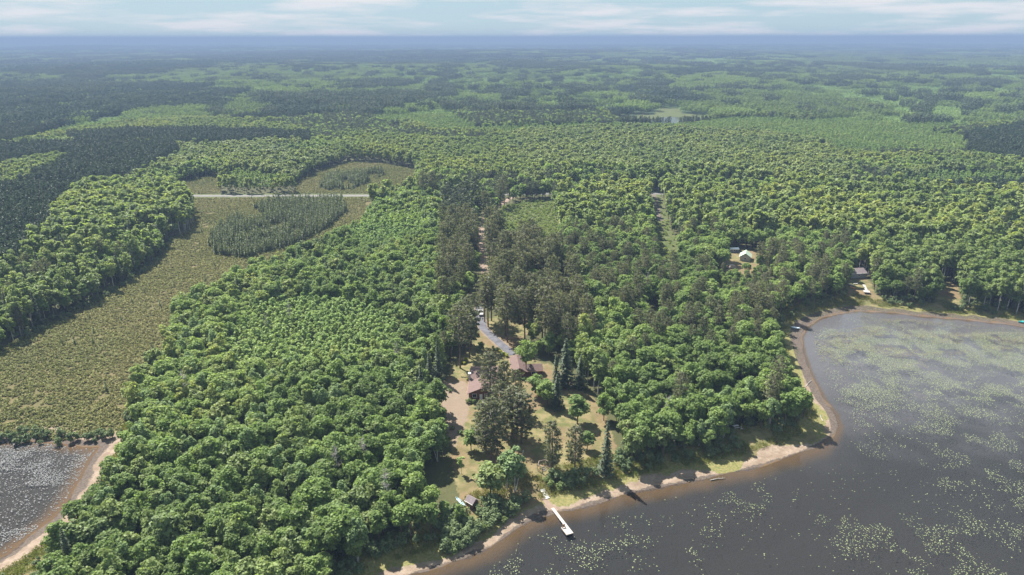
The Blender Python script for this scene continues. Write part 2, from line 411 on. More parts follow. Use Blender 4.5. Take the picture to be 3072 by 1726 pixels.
    mud_c = b.mix(b.step(0.35, 0.65, nB), (0.040, 0.032, 0.028), (0.088, 0.072, 0.063))
    sp = b.n('ShaderNodeSeparateXYZ'); b.link(P, sp.inputs[0])
    deep = b.mix(b.step(170, 265, b.math('ADD', sp.outputs[1], b.math('MULTIPLY', b.math('SUBTRACT', nC, .5), 60))), (0.030, 0.030, 0.031), (0.138, 0.136, 0.152))  # pale lavender towards the bay: sky sheen on the water put into bed colour
    bed_sheen_c = b.mix(b.step(0.0, 0.9, s2.outputs[2] if False else z2.outputs['Alpha']), (0.110, 0.072, 0.040), deep)
    c = b.mix(zm(s2.outputs[2]), c, grs)
    c = b.mix(zm(s1.outputs[2]), c, lawn_c)
    c = b.mix(zm(z1.outputs['Alpha']), c, bog_c)
    c = b.mix(zm(s2.outputs[1]), c, lush_c)
    c = b.mix(zm(s2.outputs[0]), c, dirt_c)
    c = b.mix(zm(s1.outputs[0]), c, sand_c)
    c = b.mix(b.math('MULTIPLY', zm(s1.outputs[1]), 0.85), c, mud_c)
    c = b.mix(b.step(0.01, 0.06, z2.outputs['Alpha']), c, bed_sheen_c)
    p = b.n('ShaderNodeBsdfPrincipled'); b.put(p.inputs['Base Color'], c); p.inputs['Roughness'].default_value = 0.9; p.inputs['Specular IOR Level'].default_value = 0.15
    bp = b.n('ShaderNodeBump'); bp.inputs['Strength'].default_value = 0.5; bp.inputs['Distance'].default_value = 0.35
    b.link(nB, bp.inputs['Height']); b.link(bp.outputs[0], p.inputs['Normal'])
    b.link(p.outputs[0], out.inputs[0])
    me.materials.append(m)
    tag(obj('ground', me), 'forest floor, lawns, sandy beach and bog ground', 'ground', kind='structure')
build_ground()

def water_mat(name, tint, rough, wave):
    m, nt, out = new_mat(name); b = NB(nt)
    P = b.n('ShaderNodeNewGeometry').outputs['Position']
    fr = b.n('ShaderNodeFresnel'); fr.inputs['IOR'].default_value = 1.333
    bp = b.n('ShaderNodeBump'); bp.inputs['Strength'].default_value = wave; bp.inputs['Distance'].default_value = 0.1
    mpn = b.n('ShaderNodeMapping'); mpn.inputs['Scale'].default_value = (1.0, 2.2, 1.0); b.link(P, mpn.inputs[0])
    b.link(b.noise(0.9, 4, mpn.outputs[0]), bp.inputs['Height'])
    gl = b.n('ShaderNodeBsdfGlossy'); gl.inputs['Roughness'].default_value = rough; b.link(bp.outputs[0], gl.inputs['Normal'])
    b.link(bp.outputs[0], fr.inputs['Normal'])
    tr = b.n('ShaderNodeBsdfTransparent'); b.put(tr.inputs[0], tint)
    mx = b.n('ShaderNodeMixShader'); b.link(fr.outputs[0], mx.inputs[0]); b.link(tr.outputs[0], mx.inputs[1]); b.link(gl.outputs[0], mx.inputs[2])
    b.link(mx.outputs[0], out.inputs[0])
    return m
def sheet(name, P_, z, mat, label, cat):
    mb = MB(); mb.add([(x, y, z) for x, y in P_], [tuple(range(len(P_)))])
    o = mb.build(name, mat)
    if o.data.polygons[0].normal.z < 0: o.data.flip_normals()
    return tag(o, label, cat, kind='structure')
def grow(P_, d):
    c = P_.mean(0); return c + (P_ - c) * (1 + d / np.linalg.norm(P_ - c, axis=1, keepdims=True))
WATER = water_mat('lake_water', (0.80, 0.80, 0.79), 0.07, 0.16)
sheet('lake_water', np.array([(-75, 20), (-75, 146), (-20, 160), (20, 172), (110, 215), (100, 300), (160, 345), (420, 345), (600, 300), (600, -60), (60, -60)]), 0.0, WATER, 'dark lake with floating lily pads', 'lake')
PW = water_mat('pond_water', (0.90, 0.86, 0.80), 0.07, 0.12)
sheet('pond_water', grow(POND, 6), 0.0, PW, 'shallow pale pond beside the bog', 'pond')
sheet('distant_pond_water', grow(FARPOND, 8), 0.0, PW, 'small bright pond in the distant marsh', 'pond')

def strip(name, pts, width, lift, mat, label, cat, step=3.0, jag=0.25):
    pts = np.array(pts); seg = np.hypot(*np.diff(pts, axis=0).T); s = np.concatenate([[0], np.cumsum(seg)])
    t = np.arange(0, s[-1], step)
    x, y = np.interp(t, s, pts[:, 0]), np.interp(t, s, pts[:, 1])
    k = np.ones(7) / 7
    if len(t) > 12 and len(pts) > 6:
        xp, yp = np.pad(x, 3, 'edge'), np.pad(y, 3, 'edge'); x, y = np.convolve(xp, k, 'valid'), np.convolve(yp, k, 'valid')
    dx, dy = np.gradient(x), np.gradient(y); L = np.hypot(dx, dy); nx, ny = -dy / L, dx / L
    mb = MB(); rows = []
    offs = np.linspace(-0.5, 0.5, 5)
    V = []
    for o in offs:
        wj = width * o + (fbm(t * 0.3, t * 0 + o * 9, 91, 2) - 0.5) * jag * (2 if abs(o) == 0.5 else 0)
        px, py = x + nx * wj, y + ny * wj
        pz = height(px, py) + lift * (1 if abs(o) < 0.5 else 0.4)
        V.append(np.stack([px, py, pz], 1))
    V = np.stack(V, 1); n = len(t); m_ = len(offs)
    F = [(i * m_ + j, i * m_ + j + 1, (i + 1) * m_ + j + 1, (i + 1) * m_ + j) for i in range(n - 1) for j in range(m_ - 1)]
    mb.add(V.reshape(-1, 3), F)
    o = mb.build(name, mat, smooth=True)
    if o.data.polygons[0].normal.z < 0: o.data.flip_normals()
    return tag(o, label, cat, kind='structure')
M['asphalt'] = solid('worn_asphalt', (0.125, 0.120, 0.115), 0.9, 0.12, 0.15)
M['gravel'] = solid('grey_gravel', (0.088, 0.088, 0.104), 0.95, 0.25, 0.4)
M['dirttrack'] = solid('pink_gravel_track', (0.20, 0.145, 0.112), 0.95, 0.2, 0.3)
strip('road', ROAD, 7.0, 0.10, M['asphalt'], 'pale two-lane road crossing behind the bog', 'road', 4.0, 0.3)
strip('driveway', DRIVE[9:], 3.6, 0.07, M['gravel'], 'curved grey gravel driveway from truck to house', 'driveway', 1.5)
strip('dirt_track', DRIVE[:10], 3.2, 0.06, M['dirttrack'], 'pinkish two-rut dirt track through the pines to the road', 'track', 1.5)
strip('forest_track', line([(1642, 484), (1650, 520), (1660, 562)]), 4.2, 0.08, solid('brown_track', (0.105, 0.088, 0.070), 0.95), 'brown dirt track in the cleared corridor', 'track', 3)
strip('beach_path', line([(1366, 1252), (1380, 1268), (1398, 1282)], 0.6), 1.6, 0.05, M['dirttrack'], 'bare sandy footpath from steps to dock', 'path', 0.6)

# ------------------------------------------------------------------ tree prototypes (mesh data shared by all copies)
def sph(r, n):
    d = r.normal(size=(n, 3)); return d / np.linalg.norm(d, axis=1, keepdims=True)
def crown_broad(mb, seed, rad, hc, zc, nleaf, leaf, lobes=18, lr=(0.34, 0.5), mi=0, droop=0.0, base=(0, 0)):
    r = np.random.default_rng(seed)
    L = sph(r, lobes); L[:, 2] = L[:, 2] * 0.9 + 0.12
    k = r.uniform(0.45, 0.80, (lobes, 1))
    C = L * k * np.array([rad, rad, hc]); C[:, 2] += zc
    lrad = r.uniform(lr[0], lr[1], lobes) * rad
    ch = r.choice(lobes, nleaf, p=lrad ** 2 / np.sum(lrad ** 2))
    d = sph(r, nleaf); d[:, 2] = np.where(d[:, 2] < -0.25, -d[:, 2], d[:, 2])
    pos = C[ch] + d * (lrad[ch] * r.uniform(0.66, 1.14, nleaf))[:, None] * np.array([1, 1, 0.9])
    if droop: pos[:, 2] -= droop * (np.hypot(pos[:, 0], pos[:, 1]) / rad) ** 2
    nrm = d * 0.6 + r.normal(size=(nleaf, 3)) * 0.42 + np.array([0, 0, 0.55])
    pos[:, 0] += base[0]; pos[:, 1] += base[1]
    s = leaf * r.uniform(0.7, 1.3, nleaf)
    mb.leaves(pos, nrm, s * 0.5, s * 0.62, mi, seed + 1)
    return C
def trunk_broad(mb, seed, h, r0, C=None, mi=0, limbs=5):
    r = random.Random(seed)
    b = (r.uniform(-.3, .3), r.uniform(-.3, .3))
    mb.tube([(0, 0, -0.3), (b[0] * .3, b[1] * .3, h * 0.4), (b[0], b[1], h * 0.85)], [r0, r0 * 0.75, r0 * 0.25], 6, mi)
    if C is not None:
        for c in list(C)[:limbs]:
            z0 = h * r.uniform(0.32, 0.5)
            mid = (c[0] * .45, c[1] * .45, z0 + (c[2] - z0) * .6)
            mb.tube([(b[0] * .4, b[1] * .4, z0), mid, tuple(c)], [r0 * .45, r0 * .3, r0 * .1], 4, mi)
def crown_pine(mb, seed, H, z0, Lmax, nb, mi=0, bmi=1, cl=3, q=8, nl=0.5):
    r = random.Random(seed); rs = np.random.default_rng(seed)
    C, N = [], []
    for i in range(nb):
        t = (i + r.random()) / nb
        z = H * (z0 + (0.98 - z0) * t)
        Lb = Lmax * (0.42 + 0.66 * math.sin(min(.86, t * .72 + 0.16) * math.pi) ** 0.8) * r.uniform(0.65, 1.15)
        if t > 0.86: Lb *= 0.45 + 0.55 * (1.0 - t) / 0.14
        a = i * 2.399 + r.uniform(-.4, .4); rise = r.uniform(-0.15, 0.35)
        d = (math.cos(a), math.sin(a))
        p1 = (d[0] * Lb * .5, d[1] * Lb * .5, z + rise * Lb * .35); p2 = (d[0] * Lb, d[1] * Lb, z + rise * Lb + .15)
        if bmi is not None: mb.tube([(0, 0, z - .1), p1, p2], [.05, .035, .015], 3, bmi)
        for k in range(cl):
            s = 0.42 + 0.6 * (k + r.random()) / cl
            lat = r.uniform(-.45, .45) * Lb * .5
            c = (d[0] * Lb * s - d[1] * lat, d[1] * Lb * s + d[0] * lat, z + rise * Lb * s + r.uniform(-.1, .3))
            for _ in range(q):
                v = rs.normal(size=3); C.append(np.array(c) + v * 0.24); N.append(v + np.array([0, 0, .5]))
    C, N = np.array(C), np.array(N)
    s = nl * rs.uniform(.7, 1.3, len(C))
    mb.leaves(C, N, s * 0.30, s * 0.62, mi, seed + 3)
def crown_spruce(mb, seed, H, rad, z0, tiers, per, mi=0, q=3, w=0.30):
    rs = np.random.default_rng(seed); C, N, S = [], [], []
    for i in range(tiers):
        t = (i + .5) / tiers; z = H * (z0 + (1 - z0) * t)
        Lr = rad * (1 - t) ** 0.85 * rs.uniform(.85, 1.1) + 0.08
        n = max(3, int(per * (1 - 0.6 * t)))
        for k in range(n):
            a = 2 * math.pi * (k + rs.random()) / n
            L1 = Lr * rs.uniform(.75, 1.12)
            for j in range(q):
                s = (j + .7) / q
                C.append((math.cos(a) * L1 * s, math.sin(a) * L1 * s, z - 0.28 * L1 * s + rs.uniform(-.1, .1)))
                N.append((math.cos(a) * .5 + rs.normal() * .3, math.sin(a) * .5 + rs.normal() * .3, 1.0)); S.append(w * (1.15 - .5 * t) * rs.uniform(.8, 1.3))
    S = np.array(S) * H / tiers * 2.0
    mb.leaves(np.array(C), np.array(N), S * .55, S * .8, mi, seed + 5)

KIND = {}
def proto(kind, crown_fn, trunk_fn, mats, n):
    """n variants: (crown mesh, trunk mesh, joined mesh)"""
    out = []
    for i in range(n):
        c, t, j = MB(), MB(), MB()
        C = crown_fn(c, 100 * len(KIND) + i, 0, 1); trunk_fn(t, i, C, 0)
        C = crown_fn(j, 100 * len(KIND) + i, 0, 1); trunk_fn(j, i, C, 1)
        out.append((c.mesh('crown', mats), t.mesh('trunk', mats[1:]), j.mesh(kind, mats)))
    KIND[kind] = out
def rv(i, a, b, s=0): return random.Random(i * 77 + s).uniform(a, b)
def P_oak(n, nleaf, leaf):
    def cf(mb, i, m0, m1): return crown_broad(mb, i, rv(i, 2.5, 3.3), rv(i, 3.8, 4.9, 1), rv(i, 6.0, 7.4, 2), nleaf, leaf, int(rv(i, 20, 34, 3)), (.26, .42))
    return cf, (lambda mb, i, C, mi: trunk_broad(mb, i, 8.5, .17, C, mi))
proto('oak_tree', *P_oak(6, 2000, 0.46), [M['oak'], M['bark']], 6)
proto('oak_mid', *P_oak(4, 330, 1.0), [M['oak'], M['bark']], 4)
proto('maple_tree', *P_oak(4, 900, 0.62), [M['maple'], M['bark']], 4)
proto('shade_tree', lambda mb, i, a, b: crown_broad(mb, i, 3.9, 4.6, 9.3, 2600, .52, 30, (.3, .42)), lambda mb, i, C, mi: trunk_broad(mb, i, 10, .22, C, mi), [M['oak'], M['bark']], 1)
proto('maple_mid', *P_oak(4, 330, 1.0), [M['maple'], M['bark']], 4)
def P_aspen(nleaf, leaf, s=1.0, lob=20):
    def cf(mb, i, m0, m1): return crown_broad(mb, i, rv(i, 1.5, 2.1) * s, rv(i, 4.4, 5.6, 1) * s, rv(i, 7.0, 8.5, 2) * s, nleaf, leaf, lob, (0.32, 0.5))
    return cf, (lambda mb, i, C, mi: trunk_broad(mb, i, 11 * s, .13 * s, C, mi, 3))
proto('aspen_tree', *P_aspen(1000, .45), [M['aspen'], M['wbark']], 4)
proto('aspen_mid', *P_aspen(260, .95), [M['aspen'], M['wbark']], 4)
proto('young_aspen', *P_aspen(260, .45, .62, 9), [M['yaspen'], M['wbark']], 4)
proto('young_aspen_mid', *P_aspen(70, .9, .62, 7), [M['yaspen'], M['wbark']], 3)
def cf_birch(mb, i, m0, m1): return crown_broad(mb, i, rv(i, 1.9, 2.5), rv(i, 4.8, 5.8, 1), rv(i, 6.6, 7.6, 2), 1300, .42, 24, (0.28, 0.42), droop=1.6)
proto('birch_tree', cf_birch, lambda mb, i, C, mi: (trunk_broad(mb, i, 11, .13, C, mi, 4), mb.tube([(0.2, 0, 0), (1.0, .5, 5), (1.5, .8, 9.5)], [.1, .08, .03], 5, mi)), [M['birch'], M['wbark']], 3)
def P_pine(H, z0, L, nb, cl, q, nl, branches=True):
    def cf(mb, i, m0, m1): crown_pine(mb, i, H * rv(i, .9, 1.1), z0 + rv(i, -.05, .05, 1), L * rv(i, .88, 1.15, 2), nb, 0, 2 if branches else None, cl, q, nl)
    def tf(mb, i, C, mi): mb.tube([(0, 0, -.3), (.06, .05, H * .3), (-.05, .08, H * .62), (0, 0, H * .93)], [.25, .2, .14, .03], 6, mi)
    return cf, tf
proto('lawn_pine', *P_pine(18, .16, 3.3, 84, 4, 5, .60), [M['pine'], M['pbark'], M['twig']], 4)
proto('red_pine', *P_pine(20, .36, 3.1, 70, 4, 5, .60), [M['pine'], M['pbark'], M['twig']], 5)
proto('red_pine_mid', *P_pine(16, .28, 2.7, 36, 3, 3, 1.1, False), [leaf_mat('pine_needles_in_the_distance', [(0.077, 0.097, 0.062), (0.099, 0.117, 0.074)], .3, .2), M['pbark']], 3)
proto('plantation_pine', *P_pine(13, .25, 1.6, 28, 3, 3, .85, False), [M['ppine'], M['pbark']], 3)
proto('spruce_tree', lambda mb, i, a, b: crown_spruce(mb, i, 15 * rv(i, .9, 1.1), 2.2, .06, 24, 13, 0, 3, .36), lambda mb, i, C, mi: mb.tube([(0, 0, -.2), (0, 0, 13.5)], [.2, .02], 5, mi), [M['spruce'], M['bark']], 3)
proto('bog_spruce', lambda mb, i, a, b: crown_spruce(mb, i, 6.5 * rv(i, .85, 1.15), .75, .12, 10, 6, 0, 1, .55), lambda mb, i, C, mi: mb.tube([(0, 0, -.2), (0, 0, 6)], [.08, .02], 4, mi), [M['bspruce'], M['bark']], 4)
def cf_dead(mb, i, m0, m1):
    r = random.Random(i); H = r.uniform(10, 13)
    mb.tube([(0, 0, 2), (.1, 0, H * .5), (.1, .2, H)], [.14, .1, .02], 5, 0)
    for k in range(34):
        z = r.uniform(.32, .95) * H; a = r.random() * 6.28; L = r.uniform(1.0, 2.6) * (1.15 - z / H)
        e = (math.cos(a) * L, math.sin(a) * L, z + L * r.uniform(.2, .8))
        mb.tube([(0, 0, z), e], [.05, .02], 3, 0)
        for _ in range(4):
            s = r.uniform(.4, 1); c = tuple(e[j] * s + (0, 0, z * (1 - s))[j] for j in range(3)); a2 = r.random() * 6.28
            mb.tube([c, (c[0] + math.cos(a2) * .6, c[1] + math.sin(a2) * .6, c[2] + r.uniform(.1, .6))], [.025, .012], 3, 0)
proto('dead_tree', cf_dead, lambda mb, i, C, mi: mb.tube([(0, 0, -.2), (0, 0, 2.3)], [.17, .14], 5, mi), [M['dead'], M['dead']], 3)
def cf_shrub(n=260, leaf=.34, rad=1.3, h=1.0):
    def f(mb, i, m0, m1): return crown_broad(mb, i, rad * rv(i, .8, 1.2), h * rv(i, .8, 1.2, 1), h * .75, n, leaf, 9, (.35, .55))
    return f
stub = lambda mb, i, C, mi: [mb.tube([(0, 0, -.1), (c[0] * .8, c[1] * .8, c[2])], [.04, .015], 3, mi) for c in list(C)[:4]]
proto('shrub', cf_shrub(), stub, [M['shrub'], M['bark']], 3)
proto('field_shrub', cf_shrub(160, .36), stub, [leaf_mat('field_shrub_leaves', [(0.16, 0.22, 0.05), (0.24, 0.28, 0.07)], .4), M['bark']], 3)
proto('willow_shrub', cf_shrub(420, .36, 1.7, 1.9), stub, [M['willow'], M['bark']], 3)
proto('golden_shrub', cf_shrub(200, .3, .9, .7), stub, [M['golden'], M['bark']], 2)
proto('heath_tuft', cf_shrub(34, .5, 1.05, .42), lambda *a: None, [M['heath'], M['bark']], 4)
def cf_grass(mb, i, m0, m1):
    rs = np.random.default_rng(i); n = 40
    p = np.stack([rs.normal(0, .45, n), rs.normal(0, .45, n), rs.uniform(.15, .45, n)], 1)
    d = rs.normal(size=(n, 3)); d[:, 2] *= .3
    mb.leaves(p, d, .06, .34, 0, i)
proto('grass_tuft', cf_grass, lambda *a: None, [M['grass'], M['bark']], 3)
def patch(kind, seed, size, ntree, nq, leaf, mat, rad, hgt, sparse=None):
    """A piece of far-off wood: many small crowns together, for the distance only."""
    mb = MB(); r = np.random.default_rng(seed)
    g = int(math.ceil(math.sqrt(ntree))); cell = size / g
    for i in range(g):
        for j in range(g):
            x, y = (i + r.random()) * cell - size / 2, (j + r.random()) * cell - size / 2
            s = r.uniform(.75, 1.25)
            d = sph(r, nq); d[:, 2] = np.abs(d[:, 2]) * 1.2 - .25
            c = d * np.array([rad, rad, hgt * .42]) * s; c[:, 2] += hgt * s * .6; c[:, 0] += x; c[:, 1] += y
            mb.leaves(c, d + r.normal(size=(nq, 3)) * .35 + np.array([0, 0, .3]), leaf * .5 * s, leaf * .62 * s, 0, seed + i * 97 + j)
    return mb.mesh(kind, [mat])
FM = {'P': leaf_mat('far_conifer_foliage', [(0.048, 0.073, 0.045), (0.064, 0.092, 0.056)], .15, .15, .9), 'A': leaf_mat('far_aspen_foliage', [(0.159, 0.227, 0.085), (0.208, 0.271, 0.091)], .35, .15, .9), 'O': leaf_mat('far_oak_foliage', [(0.133, 0.189, 0.071), (0.180, 0.237, 0.084)], .35, .15, .9),
      'D': leaf_mat('far_maple_foliage', [(0.111, 0.158, 0.060), (0.144, 0.189, 0.068)], .35, .15, .9), 'Y': leaf_mat('far_sapling_foliage', [(0.193, 0.289, 0.108), (0.247, 0.333, 0.122)], .35, .12, .9), 'C': leaf_mat('far_pine_foliage', [(0.073, 0.098, 0.059), (0.092, 0.118, 0.070)], .15, .15, .9)}
for key, mat, rad, hgt in (('P', FM['P'], 1.4, 13), ('A', FM['A'], 1.7, 12), ('O', FM['O'], 2.2, 11), ('D', FM['D'], 2.2, 12), ('Y', FM['Y'], 1.4, 5), ('C', FM['C'], 1.6, 16)):
    KIND['patch_' + key] = [(None, None, patch('wood_patch', 900 + i, 25, 36 if key in 'OD' else 49, 26, 1.25, mat, rad, hgt)) for i in range(2)]
    KIND['far_' + key] = [(None, None, patch('far_wood_patch', 950 + i, 70, 196, 9, 3.0, mat, rad * 1.6, hgt)) for i in range(2)]

# ------------------------------------------------------------------ stands: which wood grows where
def in_view(x, y, m=25.0, k=0.735): return np.abs(x) < k * (0.942 * y + 40) + m
NEARLIM = 1150.0
FP = {  # canopy outlines of stands seen in the middle distance
    'P': [[(-300, 380), (60, 362), (430, 358), (452, 378), (335, 440), (300, 462), (230, 492), (140, 548), (80, 605), (50, 655), (-300, 760)],
          [(2350, 365), (2450, 335), (2575, 315), (2900, 300), (2900, 440), (2575, 410), (2480, 395)],
          [(-100, 235), (200, 240), (420, 205), (620, 235), (560, 265), (350, 275), (200, 300), (110, 325), (60, 350), (-100, 365)],
          [(890, 322), (1000, 310), (1012, 325), (930, 346), (880, 346)], [(170, 337), (330, 326), (470, 330), (780, 336), (780, 354), (480, 350), (170, 350)],
          [(500, 130), (1000, 128), (1370, 150), (1360, 160), (900, 160), (500, 165)], [(0, 150), (440, 155), (560, 168), (400, 185), (0, 185)]],
    'A': [[(-50, 440), (60, 400), (165, 388), (182, 398), (60, 452), (-50, 468)], [(60, 358), (180, 336), (420, 300), (700, 300), (780, 334), (470, 328), (330, 324), (170, 336)],
          [(850, 340), (1000, 330), (1240, 330), (1400, 380), (1420, 440), (1250, 440), (1050, 430), (900, 390)], [(1650, 200), (1950, 205), (2000, 225), (1700, 228)],
          [(130, 545), (180, 490), (290, 450), (400, 452), (490, 500), (490, 540), (400, 560), (250, 600), (170, 610)]],
    'Y': [[(2080, 335), (2150, 292), (2300, 272), (2575, 262), (2800, 262), (2800, 305), (2575, 312), (2450, 328), (2300, 345), (2180, 372), (2120, 372)], [(930, 291), (1060, 285), (1110, 300), (1080, 322), (960, 312)],
          [(2330, 345), (2440, 360), (2420, 400), (2300, 400)], [(1180, 186), (1340, 188), (1350, 198), (1200, 200)], [(540, 460), (620, 418), (690, 422), (740, 445), (690, 470), (600, 470)], [(2180, 470), (2380, 440), (2575, 450), (2575, 480), (2300, 490)]],
    'D': [[(1290, 330), (1500, 318), (1900, 330), (2080, 360), (2160, 430), (2150, 480), (1900, 500), (1700, 470), (1560, 440), (1400, 440), (1300, 400)], [(450, 385), (600, 370), (850, 385), (900, 420), (760, 440), (600, 420)], [(1850, 120), (2100, 128), (2600, 150), (2600, 175), (2100, 160)], [(1700, 232), (2150, 250), (2250, 285), (2000, 300), (1800, 262)]],  # first outline: cloud shade over the mid wood, put in as darker foliage
    'C': [[(1040, 440), (1290, 430), (1400, 450), (1390, 485), (1060, 485)], [(600, 300), (900, 295), (1100, 330), (1250, 335), (1200, 350), (900, 330)], [(1100, 255), (1500, 270), (1560, 300), (1200, 310)]],
}
FPP = [(t, poly(p, {'Y': 5, 'P': 11, 'C': 13}.get(t, 10))) for t, L in FP.items() for p in L]
def stand_far(x, y):
    n1, n2 = fbm(x / 330, y / 420, 201, 3), fbm(x / 230, y / 330, 223, 3)
    t = np.where(n1 > .61, 'Y', np.where(n1 > .50, 'A', np.where(n1 > .42, 'O', np.where(n1 > .34, 'D', 'P')))).astype('<U1')
    t = np.where((n2 > .63) & (t != 'Y'), 'C', t); t = np.where((n2 < .31) & (t != 'Y'), 'P', t)
    for k, P_ in FPP:
        t = np.where(inside(P_, x, y), k, t)
    return t
WEST = poly([(100, 1500), (190, 1380), (250, 1290), (300, 1190), (335, 1085), (385, 1000), (445, 880), (460, 800), (540, 745), (590, 700), (700, 655), (830, 605), (925, 560), (985, 505), (1100, 500), (1190, 560), (1180, 640), (1110, 700), (1100, 900),
             (1085, 980), (1120, 1045), (1128, 1130), (1140, 1200), (1150, 1260), (1140, 1290), (1180, 1320), (1180, 1368), (1110, 1390), (1000, 1440), (600, 1600), (100, 1600)])
YOUNG = [poly(p, 4.0) for p in ([(560, 885), (640, 795), (780, 765), (900, 790), (1000, 835), (985, 900), (860, 940), (700, 950), (600, 965)], [(870, 600), (920, 555), (1060, 545), (1070, 600), (1000, 640), (900, 640)])]
GROVE = poly([(1115, 520), (1200, 510), (1240, 560), (1250, 640), (1400, 660), (1450, 700), (1475, 800), (1490, 880), (1420, 930), (1330, 880), (1300, 850), (1235, 840), (1190, 800), (1110, 830), (1110, 700)])
EAST = poly([(1430, 700), (1640, 640), (1960, 620), (2200, 640), (2100, 760), (1990, 800), (1960, 830), (2000, 900), (2030, 960), (2065, 1060), (1980, 1120), (1850, 1165), (1590, 1190), (1550, 1100), (1500, 980)])
LOWBANK = poly([(1338, 1460), (1480, 1490), (1490, 1610), (1345, 1700), (1300, 1700), (1325, 1560)], 2.0, 1.0)
LOWTREES = poly([(1795, 690), (1945, 690), (1955, 770), (1785, 770)], 2.0)
EPINE = poly([(1480, 560), (1640, 600), (1700, 690), (1960, 640), (2120, 620), (2180, 700), (1990, 790), (1900, 860), (1780, 900), (1640, 880), (1560, 840), (1480, 700)], 8.0)

def jitter_grid(x0, x1, y0, y1, s, seed):
    r = np.random.default_rng(seed)
    gx, gy = np.meshgrid(np.arange(x0, x1, s), np.arange(y0, y1, s * .9))
    gx = gx + (np.arange(gx.shape[0]) % 2)[:, None] * s * .5
    x = (gx + r.uniform(-.42, .42, gx.shape) * s).ravel(); y = (gy + r.uniform(-.42, .42, gx.shape) * s).ravel()
    return x, y, r
TREES = {}       # kind -> list of (x, y, scale, zone)
def put(kind, x, y, s, zone):
    TREES.setdefault(kind, []).extend(zip(np.atleast_1d(x).tolist(), np.atleast_1d(y).tolist(), np.atleast_1d(s).tolist(), [zone] * len(np.atleast_1d(x))))
def clear_mask(x, y):
    """True where trees may stand."""
    dl, dp = sdf(LAKE, x, y), sdf(POND, x, y)
    bay = (x > 95) & (y > 205)
    ok = (dl > np.where(bay, 12.0, 10.5)) & (dp > 11) & (sdf(LOT, x, y) > 2.2)
    ok &= np.minimum.reduce([sdf(P_, x, y) for P_ in (BOG, BOG2, BOG3)]) > 1.0
    ok &= ~(((y > 300) & inside(BOG, x * 1.085, y * 1.085)) | inside(BOG3, x * 1.06, y * 1.06) & (y > 560)) & ~((np.abs(x + 14.5) < 5) & (y > 258) & (y < 300))
    for P_ in (LOT, DIRT, FIELD, CORR, NCLEAR, BAYLAWN, BAYLAWN2, POINTLAWN, FARMARSH, *GAPS): ok &= ~inside(P_, x, y)
    ok &= (np.hypot(x + 15, y - 163) > 9) & (np.hypot(x + 19, y - 168) > 7)
    ok &= dist_line(DRIVEN, x, y, False) > np.where((y > 230) & (y < 300), 7.5, 4.0)
    ok &= np.abs(y - np.interp(x, ROADN[:, 0], ROADN[:, 1])) > 9
    return ok
